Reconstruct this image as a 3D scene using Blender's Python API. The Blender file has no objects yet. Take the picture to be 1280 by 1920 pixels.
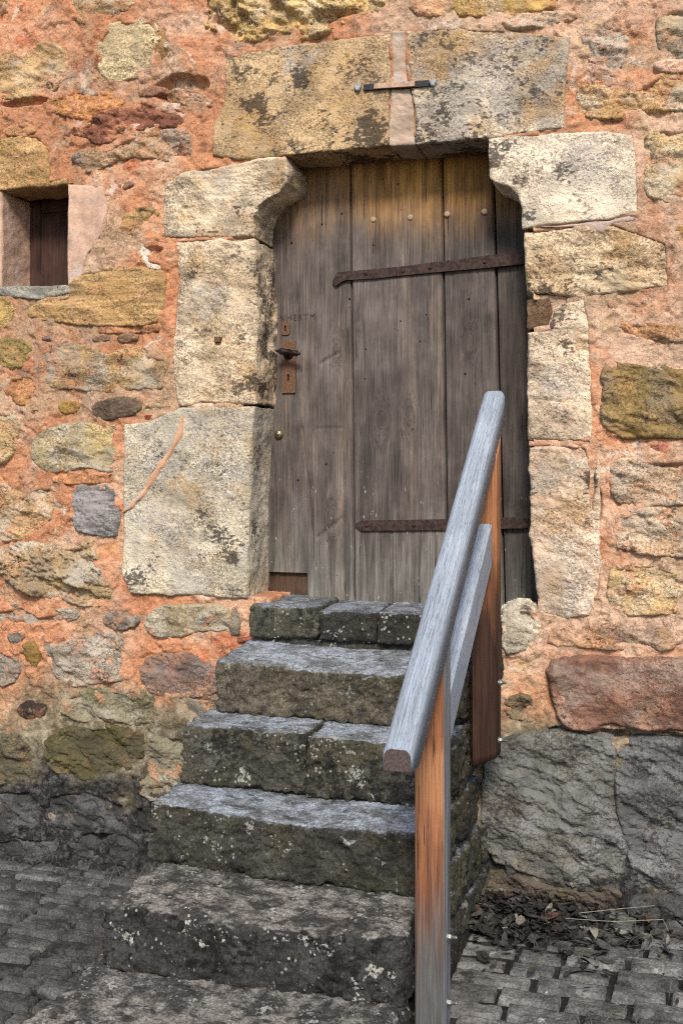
import bpy, math, random
import numpy as np
from mathutils import Vector, geometry

random.seed(11)
RNG = np.random.RandomState(5)
SC = bpy.context.scene
COL = SC.collection
R = math.radians

# ------------------------------------------------------------------ camera
FPX, UC, VH = 2000.0, 640.0, 885.0          # focal length, centre column, horizon row (pixels of the 1280x1920 photograph)
YAW = math.atan(655.0 / FPX)
EYE = 1.55
SN, CS = math.sin(YAW), math.cos(YAW)
CX = -(-4 * SN + 0.22 * CS)
CY = -(4 * CS + 0.22 * SN)
cam_d = bpy.data.cameras.new('camera')
cam = bpy.data.objects.new('camera', cam_d)
COL.objects.link(cam)
cam.location = (CX, CY, EYE)
cam.rotation_euler = (R(90), 0, YAW)
cam_d.sensor_width = 36
cam_d.lens = FPX / 1920 * 36
cam_d.shift_y = -(960 - VH) / 1920
cam_d.clip_end = 300
SC.camera = cam

# ------------------------------------------------------------------ sky, sun, exposure
SUN_EL, SUN_AZ = 41, 16          # degrees above the horizon; degrees to the right of straight out from the wall
w = bpy.data.worlds.new('World'); SC.world = w; w.use_nodes = True
nt = w.node_tree
sky = nt.nodes.new('ShaderNodeTexSky'); sky.sky_type = 'NISHITA'; sky.sun_disc = False
sky.sun_elevation = R(SUN_EL); sky.sun_rotation = R(180 - SUN_AZ)
sky.air_density = 1.0; sky.dust_density = 1.2; sky.ozone_density = 1.0
bg = nt.nodes['Background']; bg.inputs[1].default_value = 0.085
nt.links.new(sky.outputs[0], bg.inputs[0])
sd = bpy.data.lights.new('sun', 'SUN'); sd.energy = 2.0; sd.angle = R(14); sd.color = (1.0, 0.93, 0.82)
so = bpy.data.objects.new('sun', sd); COL.objects.link(so)
sdir = Vector((math.sin(R(SUN_AZ)) * math.cos(R(SUN_EL)), -math.cos(R(SUN_AZ)) * math.cos(R(SUN_EL)), math.sin(R(SUN_EL))))
so.rotation_euler = sdir.to_track_quat('Z', 'Y').to_euler()
so.location = (2, -5, 6)
SC.view_settings.view_transform = 'Standard'
SC.view_settings.look = 'None'
SC.view_settings.exposure = 1.15
SC.view_settings.gamma = 1.0
SC.render.engine = 'CYCLES'
SC.cycles.use_denoising = False        # keep the grain of the stone crisp
SC.cycles.filter_width = 1.1
SC.cycles.max_bounces = 6; SC.cycles.diffuse_bounces = 3; SC.cycles.glossy_bounces = 2

# ------------------------------------------------------------------ helpers: picture point -> place
def ray(u):
    k = u - UC
    return -SN * FPX + CS * k, CS * FPX + SN * k
def P(u, v, y=0.0):                    # point on the vertical plane at depth y -> (x, z)
    rx, ry = ray(u); t = (y - CY) / ry
    return CX + t * rx, EYE - t * (v - VH)
def PX(u, v, y=0.0):
    x, z = P(u, v, y); return (x, y, z)
def poly_w(pts, y=0.0):
    return np.array([P(u, v, y) for u, v in pts])

# ------------------------------------------------------------------ helpers: noise
_r = np.random.RandomState(3)
PERM = np.tile(_r.permutation(256), 4)
GRD = _r.normal(size=(256, 3)); GRD /= np.linalg.norm(GRD, axis=1)[:, None]
GRD = GRD.astype(np.float32)
def perlin(p):
    p = np.asarray(p, np.float32)
    pi = np.floor(p).astype(np.int64); pf = (p - pi).astype(np.float32); pi &= 255
    wt = pf * pf * pf * (pf * (pf * 6 - 15) + 10)
    out = np.zeros(len(p), np.float32)
    for dx in (0, 1):
        hx = PERM[pi[:, 0] + dx]; wx = wt[:, 0] if dx else 1 - wt[:, 0]
        for dy in (0, 1):
            hy = PERM[hx + pi[:, 1] + dy]; wy = wx * (wt[:, 1] if dy else 1 - wt[:, 1])
            for dz in (0, 1):
                g = GRD[PERM[hy + pi[:, 2] + dz]]
                dot = (pf[:, 0] - dx) * g[:, 0] + (pf[:, 1] - dy) * g[:, 1] + (pf[:, 2] - dz) * g[:, 2]
                out += dot * wy * (wt[:, 2] if dz else 1 - wt[:, 2])
    return out * 1.4
def fbm(p, f, o=3, g=0.5, seed=0.0):
    p = np.asarray(p, np.float32) * f + seed * 17.31 + 40
    a, s, t = 1.0, np.zeros(len(p), np.float32), 0
    for _ in range(o):
        s += a * perlin(p); t += a; a *= g; p = p * 2.03 + 5.7
    return s / t
def billow(p, f, o=3, g=0.5, seed=0.0):
    p = np.asarray(p, np.float32) * f + seed * 11.7 + 60
    a, s, t = 1.0, np.zeros(len(p), np.float32), 0
    for _ in range(o):
        s += a * np.abs(perlin(p)); t += a; a *= g; p = p * 2.03 + 3.1
    return s / t
def sst(x, a, b):
    t = np.clip((x - a) / (b - a), 0, 1); return t * t * (3 - 2 * t)

# ------------------------------------------------------------------ helpers: meshes and objects
def wloc(o):
    v = Vector((0, 0, 0))
    while o is not None:
        v += Vector(o.location); o = o.parent
    return v
def mk(name, V, F, mat, parent=None, smooth=True, attrs=None, center=True):
    V = np.asarray(V, np.float64)
    c = (V.min(0) + V.max(0)) / 2 if center else np.zeros(3)
    me = bpy.data.meshes.new(name)
    if isinstance(F, np.ndarray):
        k = F.shape[1]
        me.vertices.add(len(V)); me.vertices.foreach_set('co', (V - c).ravel())
        me.loops.add(F.size); me.loops.foreach_set('vertex_index', F.ravel().astype(np.int32))
        me.polygons.add(len(F)); me.polygons.foreach_set('loop_start', np.arange(0, F.size, k, dtype=np.int32))
        me.update(calc_edges=True); me.validate()
    else:
        me.from_pydata([tuple(v) for v in (V - c)], [], F)
    me.polygons.foreach_set('use_smooth', [smooth] * len(me.polygons))
    if attrs:
        for k, a in attrs.items():
            at = me.attributes.new(k, 'FLOAT_VECTOR', 'POINT'); at.data.foreach_set('vector', np.asarray(a, np.float32).ravel())
    me.materials.append(mat)
    o = bpy.data.objects.new(name, me); COL.objects.link(o)
    if parent is not None: o.parent = parent
    o.location = Vector(c) - (wloc(parent) if parent is not None else Vector((0, 0, 0)))
    return o
def empty(name, loc, parent=None):
    o = bpy.data.objects.new(name, None); COL.objects.link(o); o.empty_display_size = 0.1
    if parent is not None: o.parent = parent
    o.location = Vector(loc) - (wloc(parent) if parent is not None else Vector((0, 0, 0)))
    return o
def tag(o, label, cat, group=None, kind=None):
    o['label'] = label
    if cat: o['category'] = cat
    if group: o['group'] = group
    if kind: o['kind'] = kind
    return o
def lin(r, g, b, k=0.85):
    f = lambda c: ((c / 255 + 0.055) / 1.055) ** 2.4 if c > 10 else c / 255 / 12.92
    return (f(r) * k, f(g) * k, f(b) * k, 1)

# ------------------------------------------------------------------ helpers: node materials
class G:
    def __init__(s, name):
        s.m = bpy.data.materials.new(name); s.m.use_nodes = True
        s.t = s.m.node_tree; s.b = s.t.nodes['Principled BSDF']
        s.b.inputs['Roughness'].default_value = 0.9; s.b.inputs['Specular IOR Level'].default_value = 0.25
        s.geo = s.t.nodes.new('ShaderNodeNewGeometry'); s.oi = s.t.nodes.new('ShaderNodeObjectInfo')
        s.pos = s.geo.outputs['Position']
    def put(s, sock, val):
        if isinstance(val, bpy.types.NodeSocket): s.t.links.new(val, sock)
        elif val is not None: sock.default_value = val
    def n(s, typ): return s.t.nodes.new(typ)
    def math(s, op, a, b=None, c=None, clamp=False):
        x = s.n('ShaderNodeMath'); x.operation = op; x.use_clamp = clamp
        s.put(x.inputs[0], a); s.put(x.inputs[1], b)
        if c is not None: s.put(x.inputs[2], c)
        return x.outputs[0]
    def vec(s, op, a, b):
        x = s.n('ShaderNodeVectorMath'); x.operation = op; s.put(x.inputs[0], a); s.put(x.inputs[1], b); return x.outputs[0]
    def noise(s, v, sc, d=3, r=0.55, dist=0.0):
        x = s.n('ShaderNodeTexNoise'); s.put(x.inputs['Vector'], v); x.inputs['Scale'].default_value = sc
        x.inputs['Detail'].default_value = d; x.inputs['Roughness'].default_value = r; x.inputs['Distortion'].default_value = dist
        return x.outputs['Fac']
    def voro(s, v, sc, feat='F1'):
        x = s.n('ShaderNodeTexVoronoi'); x.feature = feat; s.put(x.inputs['Vector'], v); x.inputs['Scale'].default_value = sc
        return x.outputs['Distance']
    def ss(s, f, a, b, lo=0.0, hi=1.0):
        x = s.n('ShaderNodeMapRange'); x.interpolation_type = 'SMOOTHSTEP'; s.put(x.inputs[0], f)
        for i, q in enumerate((a, b, lo, hi)): s.put(x.inputs[1 + i], q)
        return x.outputs[0]
    def mix(s, f, a, b, mode='MIX'):
        x = s.n('ShaderNodeMix'); x.data_type = 'RGBA'; x.blend_type = mode
        s.put(x.inputs[0], f); s.put(x.inputs[6], a); s.put(x.inputs[7], b); return x.outputs[2]
    def scale(s, c, f):                       # colour times a factor
        return s.vec('MULTIPLY', c, s.comb(f, f, f))
    def comb(s, a, b, c):
        x = s.n('ShaderNodeCombineXYZ'); s.put(x.inputs[0], a); s.put(x.inputs[1], b); s.put(x.inputs[2], c); return x.outputs[0]
    def sep(s, v):
        x = s.n('ShaderNodeSeparateXYZ'); s.put(x.inputs[0], v); return x.outputs
    def prop(s, name):
        x = s.n('ShaderNodeAttribute'); x.attribute_type = 'OBJECT'; x.attribute_name = name; return x.outputs['Fac']
    def attr(s, name):
        x = s.n('ShaderNodeAttribute'); x.attribute_type = 'GEOMETRY'; x.attribute_name = name; return x.outputs['Vector']
    def out(s, col, h=None, rough=None, strength=1.0, metal=None):
        s.put(s.b.inputs['Base Color'], col)
        if rough is not None: s.put(s.b.inputs['Roughness'], rough)
        if metal is not None: s.put(s.b.inputs['Metallic'], metal)
        if h is not None:
            x = s.n('ShaderNodeBump'); x.inputs['Strength'].default_value = strength; x.inputs['Distance'].default_value = 1.0
            s.put(x.inputs['Height'], h); s.t.links.new(x.outputs[0], s.b.inputs['Normal'])
        return s.m

MORT_A, MORT_B, MORT_C = lin(208, 146, 108), lin(220, 182, 154), lin(192, 116, 80)

def mat_stone():
    g = G('sandstone'); p = g.vec('ADD', g.pos, g.comb(g.math('MULTIPLY', g.oi.outputs['Random'], 37.0), 0.0, g.math('MULTIPLY', g.oi.outputs['Random'], 11.0)))
    c = g.oi.outputs['Color']
    n1 = g.math('MULTIPLY_ADD', g.math('SUBTRACT', g.noise(p, 2.3, 6, 0.65, 0.5), 0.5), 0.8, g.noise(p, 7, 5, 0.6))
    col = g.scale(c, g.ss(n1, 0.3, 0.7, 0.66, 1.26))
    st = g.noise(g.vec('MULTIPLY', p, (4.0, 4.0, 42.0)), 1.0, 4, 0.6, 0.6)
    stf = g.math('MULTIPLY', g.prop('strata'), g.ss(st, 0.35, 0.65, -0.32, 0.22))
    col = g.scale(col, g.math('ADD', stf, 1.0))
    oc = g.math('MULTIPLY', g.prop('ochre'), g.ss(g.noise(p, 4.5, 4, 0.55, 0.4), 0.46, 0.62))
    col = g.mix(oc, col, lin(188, 148, 94))
    pa = g.math('MULTIPLY', g.prop('pale'), g.ss(g.noise(p, 6.5, 6, 0.65), 0.46, 0.6))
    col = g.mix(pa, col, lin(214, 204, 186))
    gy = g.math('MULTIPLY', g.prop('grey'), g.ss(g.noise(p, 5.5, 6, 0.62, 0.3), 0.44, 0.6))
    col = g.mix(gy, col, lin(142, 140, 140))
    mo = g.math('MULTIPLY', g.prop('moss'), g.ss(g.noise(p, 8, 6, 0.65), 0.45, 0.62))
    col = g.mix(mo, col, lin(92, 86, 46))
    sm = g.math('MULTIPLY', g.prop('smear'), g.ss(g.noise(p, 9, 6, 0.6, 0.5), 0.53, 0.6))
    col = g.mix(sm, col, MORT_A)
    cr_n = g.math('ADD', g.noise(p, 9, 3, 0.6), g.math('MULTIPLY', g.math('SUBTRACT', g.noise(g.vec('MULTIPLY', p, (1.0, 1.0, 1.6)), 55, 4, 0.65), 0.5), 0.9))
    sx, sy, sz = g.sep(g.attr('spot'))
    wob = g.math('SUBTRACT', g.noise(p, 16, 7, 0.7, 0.4), 0.5)
    col = g.mix(g.math('MULTIPLY', g.ss(g.math('MULTIPLY_ADD', wob, 2.4, g.math('MULTIPLY', sy, 0.6)), 0.2, 0.7), 0.55), col, lin(186, 144, 88))
    col = g.mix(g.math('MULTIPLY', g.ss(g.math('MULTIPLY_ADD', wob, 2.4, g.math('MULTIPLY', sz, 0.6)), 0.2, 0.7), 0.55), col, lin(186, 180, 172))
    cs = g.ss(g.math('MULTIPLY_ADD', g.math('SUBTRACT', cr_n, 0.5), 2.8, g.math('MULTIPLY', sx, 0.62)), 0.46, 0.68)
    cr = g.math('MAXIMUM', g.math('MULTIPLY', g.ss(cr_n, 0.56, 0.66), g.prop('crust')), g.math('MULTIPLY', cs, 0.82))
    col = g.mix(cr, col, lin(58, 52, 48))
    sp = g.noise(p, 105, 4, 0.78)
    spk = g.ss(g.noise(p, 4, 5, 0.65), 0.42, 0.58, 0.1, 1.15)
    col = g.scale(col, g.math('MULTIPLY_ADD', g.ss(sp, 0.3, 0.7, -0.46, 0.42), spk, 1.02))
    dk = g.ss(g.noise(p, 62, 3, 0.6), 0.66, 0.73)
    col = g.mix(g.math('MULTIPLY', dk, 0.45), col, lin(96, 80, 62))
    pk = g.math('MULTIPLY', g.ss(g.noise(g.vec('MULTIPLY', p, (1.0, 1.0, 1.5)), 105, 3, 0.62), 0.54, 0.64), g.ss(g.noise(p, 5, 5, 0.65), 0.44, 0.58, 0.05, 1.0))
    col = g.mix(g.math('MULTIPLY', pk, 0.5), col, lin(104, 90, 76))
    h = g.math('MULTIPLY', g.noise(p, 34, 7, 0.7), 0.013)
    h = g.math('MULTIPLY_ADD', g.noise(p, 110, 4, 0.72), 0.007, h)
    h = g.math('MULTIPLY_ADD', pk, -0.004, h)
    h = g.math('MULTIPLY_ADD', st, g.math('MULTIPLY', g.prop('strata'), 0.006), h)
    pit = g.ss(g.voro(p, 48), 0.0, 0.22)
    h = g.math('MULTIPLY_ADD', pit, g.math('MULTIPLY', g.prop('pits'), 0.004), h)
    return g.out(col, h, 0.92, 0.9)

def mat_mortar():
    g = G('lime_mortar'); p = g.pos
    z = g.sep(p)[2]
    col = g.mix(g.ss(g.math('MULTIPLY_ADD', g.sep(p)[0], 0.05, g.noise(p, 2.6, 6, 0.65, 0.4)), 0.42, 0.60), MORT_A, MORT_B)   # newer, paler pointing to the right
    col = g.mix(g.ss(g.noise(g.vec('ADD', p, (9.0, 3.0, 1.0)), 3.4, 5, 0.6, 0.5), 0.58, 0.70), col, MORT_C)
    col = g.mix(g.math('MULTIPLY', g.ss(g.noise(g.vec('ADD', p, (1.0, 7.0, 4.0)), 5, 6, 0.65, 0.3), 0.58, 0.68), 0.7), col, lin(206, 176, 132))
    col = g.mix(g.math('MULTIPLY', g.ss(g.noise(g.vec('ADD', p, (5.0, 2.0, 8.0)), 9, 5, 0.6), 0.6, 0.72), 0.6), col, lin(150, 112, 84))
    q = g.vec('ADD', p, (2.0, 6.0, 13.0))
    col = g.mix(g.math('MULTIPLY', g.ss(g.noise(q, 2.1, 7, 0.68, 0.6), 0.50, 0.60), 0.75), col, lin(198, 168, 138))      # dusty weathered skin
    col = g.mix(g.math('MULTIPLY', g.ss(g.noise(q, 6.5, 7, 0.7, 0.5), 0.57, 0.63), 0.7), col, lin(172, 142, 120))
    col = g.mix(g.math('MULTIPLY', g.ss(g.noise(g.vec('ADD', p, (4.0, 4.0, 21.0)), 4.2, 6, 0.66, 0.8), 0.60, 0.65), 0.8), col, lin(226, 204, 184))
    col = g.scale(col, g.ss(g.noise(q, 1.3, 5, 0.6), 0.35, 0.65, 0.82, 1.12))
    zz = g.math('MULTIPLY_ADD', g.math('SUBTRACT', g.noise(p, 3.2, 5, 0.6), 0.5), 0.9, z)
    col = g.mix(g.math('MULTIPLY', g.ss(zz, 0.80, 0.52), 0.92), col, g.mix(g.ss(g.noise(p, 12, 6, 0.65), 0.42, 0.6), lin(112, 106, 84), lin(154, 146, 124)))      # splash zone: dirt and algae off the street
    col = g.mix(g.ss(g.math('MULTIPLY_ADD', g.math('SUBTRACT', g.noise(p, 9, 7, 0.7), 0.5), 0.5, zz), 0.50, 0.14), col, g.mix(g.ss(g.noise(p, 34, 7, 0.72), 0.46, 0.62), lin(44, 43, 42), lin(94, 93, 91)))
    col = g.scale(col, g.ss(g.noise(p, 24, 5, 0.65), 0.3, 0.7, 0.8, 1.15))
    col = g.scale(col, g.ss(g.noise(p, 120, 3, 0.75), 0.3, 0.7, 0.76, 1.2))
    col = g.mix(g.math('MULTIPLY', g.ss(g.noise(p, 75, 2, 0.5), 0.69, 0.74), 0.5), col, lin(120, 90, 74))
    h = g.math('MULTIPLY', g.noise(p, 26, 8, 0.72), 0.014)
    h = g.math('MULTIPLY_ADD', g.noise(p, 95, 4, 0.7), 0.0042, h)
    h = g.math('MULTIPLY_ADD', g.ss(g.noise(g.vec('MULTIPLY', p, (1.0, 1.0, 1.7)), 17, 5, 0.7, 1.2), 0.60, 0.64), -0.004, h)
    cw = g.math('ABSOLUTE', g.math('SUBTRACT', g.noise(p, 7, 6, 0.62, 0.8), 0.5))
    h = g.math('MULTIPLY_ADD', g.ss(cw, 0.006, 0.0), g.ss(g.noise(q, 3, 2), 0.5, 0.6, 0.0, -0.005), h)
    return g.out(col, h, 0.95, 0.9)

def mat_plaster():
    g = G('smooth_plaster'); p = g.pos; c = g.oi.outputs['Color']
    col = g.scale(c, g.ss(g.noise(p, 9, 5, 0.6), 0.3, 0.7, 0.75, 1.2))
    col = g.mix(g.math('MULTIPLY', g.ss(g.noise(p, 12, 6, 0.65, 0.4), 0.52, 0.66), 0.55), col, lin(196, 188, 180))
    col = g.scale(col, g.ss(g.noise(p, 200, 2, 0.6), 0.3, 0.7, 0.86, 1.12))
    h = g.math('MULTIPLY_ADD', g.noise(p, 180, 2, 0.6), 0.002, g.math('MULTIPLY', g.noise(p, 20, 4, 0.6), 0.006))
    return g.out(col, h, 0.95, 0.8)

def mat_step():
    g = G('step_stone'); p = g.vec('ADD', g.pos, g.comb(0.0, g.math('MULTIPLY', g.oi.outputs['Random'], 23.0), 0.0))
    c = g.oi.outputs['Color']
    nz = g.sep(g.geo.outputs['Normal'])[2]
    worn = g.ss(g.math('MULTIPLY_ADD', g.math('SUBTRACT', g.noise(p, 18, 6, 0.68), 0.5), 1.1, nz), 0.60, 1.0)   # treads scuffed clean by feet, upper ones with blue skylight painted in
    col = g.scale(c, g.ss(g.noise(p, 9, 6, 0.62), 0.3, 0.7, 0.42, 1.0))
    mo = g.math('MULTIPLY', g.prop('moss'), g.ss(g.noise(p, 6, 6, 0.65, 0.4), 0.46, 0.6))
    col = g.mix(mo, col, lin(76, 70, 46))
    cr = g.math('MULTIPLY', g.prop('crust'), g.ss(g.math('ADD', g.noise(p, 7, 3, 0.6), g.math('MULTIPLY', g.math('SUBTRACT', g.noise(p, 46, 4, 0.65), 0.5), 0.8)), 0.53, 0.62))
    col = g.mix(cr, col, lin(30, 29, 28))
    sky_tint = g.mix(g.ss(g.noise(p, 11, 6, 0.65), 0.38, 0.6), lin(168, 176, 186), lin(116, 120, 124))
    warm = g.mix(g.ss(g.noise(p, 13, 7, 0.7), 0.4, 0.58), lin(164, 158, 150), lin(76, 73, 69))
    tread = g.scale(g.mix(g.prop('drab'), sky_tint, warm), g.prop('tread'))
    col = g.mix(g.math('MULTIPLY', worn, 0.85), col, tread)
    col = g.mix(g.math('MULTIPLY', g.ss(g.noise(g.vec('MULTIPLY', p, (1.0, 2.0, 1.0)), 13, 6, 0.7), 0.53, 0.63), g.prop('stain')), col, lin(56, 54, 52))
    li_n = g.math('ADD', g.noise(p, 15, 3, 0.5), g.math('MULTIPLY', g.math('SUBTRACT', g.noise(p, 90, 3, 0.6), 0.5), 0.5))
    li = g.math('MULTIPLY', g.ss(li_n, 0.655, 0.70), g.prop('lichen'))
    col = g.mix(li, col, lin(176, 174, 166))
    l2 = g.math('MULTIPLY', g.ss(g.voro(p, 44), 0.24, 0.16), g.math('MULTIPLY', g.ss(g.noise(p, 6, 3), 0.5, 0.6), g.prop('lichen')))
    col = g.mix(g.math('MULTIPLY', l2, 0.8), col, lin(178, 176, 166))
    col = g.scale(col, g.ss(g.noise(p, 110, 4, 0.78), 0.3, 0.7, 0.45, 1.5))
    h = g.math('MULTIPLY', g.noise(p, 40, 7, 0.72), 0.015)
    h = g.math('MULTIPLY_ADD', g.noise(p, 110, 4, 0.7), 0.006, h)
    return g.out(col, h, 0.88, 0.9)

def mat_wood(name, dark, mid, light, fa=1.3,  fb=34.0, relief=0.0016, extra=None, rough=0.85, dash=0.0, crack=None):
    g = G(name); a = g.vec('ADD', g.attr('grain'), g.comb(g.math('MULTIPLY', g.oi.outputs['Random'], 31.0), 0.0, 0.0))
    v1 = g.vec('MULTIPLY', a, (fa, fb, fb)); v2 = g.vec('MULTIPLY', a, (fa * 3.5, fb * 6.5, fb * 6.5))
    n1 = g.noise(v1, 1.0, 6, 0.62, 0.5); n2 = g.noise(v2, 1.0, 4, 0.65, 0.2)
    n0 = g.noise(a, 3.5, 4, 0.6)
    col = g.mix(g.ss(n1, 0.36, 0.56), dark, mid)
    col = g.mix(g.ss(n0, 0.46, 0.66), col, light)
    if extra: col = extra(g, a, n1, n2, col)
    col = g.scale(col, g.ss(n2, 0.3, 0.7, 0.7, 1.27))
    ck = g.ss(g.noise(g.vec('MULTIPLY', a, (fa * 2.5, fb * 3.2, fb * 3.2)), 1.0, 2, 0.5), 0.69, 0.74)
    col = g.mix(g.math('MULTIPLY', ck, 0.75), col, crack or lin(38, 32, 28))
    h = g.math('MULTIPLY', n2, relief)
    h = g.math('MULTIPLY_ADD', n1, relief * 1.5, h)
    h = g.math('MULTIPLY_ADD', ck, -relief * 1.3, h)
    if dash:
        d = g.ss(g.noise(g.vec('MULTIPLY', a, (34.0, 330.0, 330.0)), 1.0, 2, 0.5), 0.6, 0.66)
        col = g.mix(g.math('MULTIPLY', d, dash), col, lin(70, 78, 90)); h = g.math('MULTIPLY_ADD', d, -0.0006, h)
    return g.out(col, h, rough, 0.9)

def door_extra(g, a, n1, n2, col):
    x, y, z = g.sep(g.pos)
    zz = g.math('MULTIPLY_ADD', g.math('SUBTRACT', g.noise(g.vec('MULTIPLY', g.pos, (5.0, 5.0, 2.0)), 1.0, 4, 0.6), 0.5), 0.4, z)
    col = g.mix(g.math('MULTIPLY', g.ss(zz, 2.42, 2.70), g.ss(x, -0.42, 0.0, 0.4, 0.95)), col, g.mix(g.ss(n1, 0.36, 0.6), lin(136, 98, 52), lin(192, 142, 76)))   # ochre towards the top, stronger to the right
    col = g.mix(g.math('MULTIPLY', g.ss(zz, 1.45, 1.12), 0.75), col, g.mix(g.ss(n1, 0.36, 0.6), lin(84, 82, 76), lin(126, 123, 116)))      # rain-washed foot
    fl = g.ss(g.noise(g.vec('MULTIPLY', g.pos, (110.0, 110.0, 26.0)), 1.0, 2, 0.6), 0.7, 0.74)
    col = g.mix(g.math('MULTIPLY', fl, g.ss(zz, 1.75, 1.3)), col, lin(196, 190, 180))
    tan = g.math('MULTIPLY', g.ss(g.noise(g.vec('MULTIPLY', g.pos, (17.0, 17.0, 0.9)), 1.0, 4, 0.6), 0.56, 0.7), 0.35)
    col = g.mix(tan, col, lin(148, 128, 108))
    blot = g.noise(g.vec('MULTIPLY', g.pos, (14.0, 14.0, 5.0)), 1.0, 6, 0.7)
    col = g.scale(col, g.ss(blot, 0.3, 0.7, 0.72, 1.26))
    nick = g.ss(g.noise(g.vec('MULTIPLY', g.pos, (75.0, 75.0, 40.0)), 1.0, 2, 0.5), 0.72, 0.76)
    col = g.mix(g.math('MULTIPLY', nick, 0.8), col, lin(40, 34, 31))
    return g.scale(col, g.prop('tone'))
def post_extra(g, a, n1, n2, col):
    z = g.sep(g.pos)[2]; nx = g.sep(g.geo.outputs['Normal'])[0]
    bk = g.prop('brown_k')
    zz = g.math('MULTIPLY_ADD', g.math('SUBTRACT', g.noise(g.vec('MULTIPLY', a, (3.0, 25.0, 25.0)), 1.0, 4, 0.6), 0.5), 0.7, z)
    col = g.mix(g.ss(zz, g.prop('brown_hi'), g.prop('brown_lo')), col, g.scale(g.mix(g.ss(n1, 0.36, 0.62), lin(82, 54, 42), lin(118, 80, 60)), bk))
    col = g.mix(g.ss(zz, g.prop('grey_hi'), g.prop('grey_lo')), col, g.mix(g.ss(n1, 0.36, 0.62), lin(72, 71, 70), lin(98, 97, 96)))
    side = g.math('MULTIPLY', g.ss(nx, 0.4, 0.8), g.prop('side_grey'))
    return g.mix(side, col, g.mix(g.ss(n1, 0.36, 0.62), lin(104, 104, 108), lin(146, 148, 152)))   # the rain side has silvered

def mat_metal(name, c1, c2, rough, metal, sc=60):
    g = G(name)
    col = g.mix(g.ss(g.noise(g.pos, sc, 5, 0.65), 0.38, 0.62), c1, c2)
    h = g.math('MULTIPLY_ADD', g.noise(g.pos, 320, 2, 0.6), 0.0006, g.math('MULTIPLY', g.noise(g.pos, sc, 4, 0.6), 0.0015))
    return g.out(col, h, rough, 0.8, metal)
def mat_earth():
    g = G('street_earth'); p = g.pos
    col = g.mix(g.ss(g.noise(p, 9, 6, 0.65), 0.4, 0.62), lin(26, 25, 24), lin(52, 50, 47))
    col = g.scale(col, g.ss(g.noise(p, 120, 3, 0.7), 0.3, 0.7, 0.6, 1.3))
    h = g.math('MULTIPLY_ADD', g.noise(p, 130, 3, 0.7), 0.004, g.math('MULTIPLY', g.noise(p, 25, 5, 0.6), 0.012))
    return g.out(col, h, 0.95)
def mat_sett():
    g = G('paving_sandstone'); p = g.vec('ADD', g.pos, g.comb(g.math('MULTIPLY', g.oi.outputs['Random'], 19.0), 0.0, 0.0))
    col = g.mix(g.ss(g.noise(p, 9, 6, 0.68), 0.34, 0.66), lin(78, 76, 74), lin(128, 126, 123))
    col = g.mix(g.ss(g.noise(p, 24, 5, 0.65), 0.60, 0.70), col, lin(160, 156, 150))
    col = g.mix(g.ss(g.noise(g.vec('ADD', g.pos, (3.0, 1.0, 0.0)), 7, 6, 0.68), 0.56, 0.68), col, lin(60, 58, 56))
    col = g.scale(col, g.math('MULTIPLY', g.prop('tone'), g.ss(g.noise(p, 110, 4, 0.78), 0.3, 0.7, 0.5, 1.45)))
    h = g.math('MULTIPLY_ADD', g.noise(p, 110, 4, 0.72), 0.007, g.math('MULTIPLY', g.noise(g.vec('MULTIPLY', p, (0.6, 2.2, 1.0)), 30, 6, 0.66), 0.007))
    return g.out(col, h, 0.92, 0.9)
def mat_leaf():
    g = G('dead_leaf'); c = g.attr('tint')
    col = g.scale(c, g.ss(g.noise(g.pos, 90, 3, 0.6), 0.3, 0.7, 0.6, 1.3))
    return g.out(col, g.math('MULTIPLY', g.noise(g.pos, 150, 2), 0.002), 0.9)
def mat_plain(name, c, rough=0.8, k=0.25, sc=60):
    g = G(name); col = g.scale(g.mix(0.0, c, c), g.ss(g.noise(g.pos, sc, 4, 0.6), 0.3, 0.7, 1 - k, 1 + k))
    return g.out(col, g.math('MULTIPLY', g.noise(g.pos, sc * 2, 3), 0.001), rough)

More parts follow.
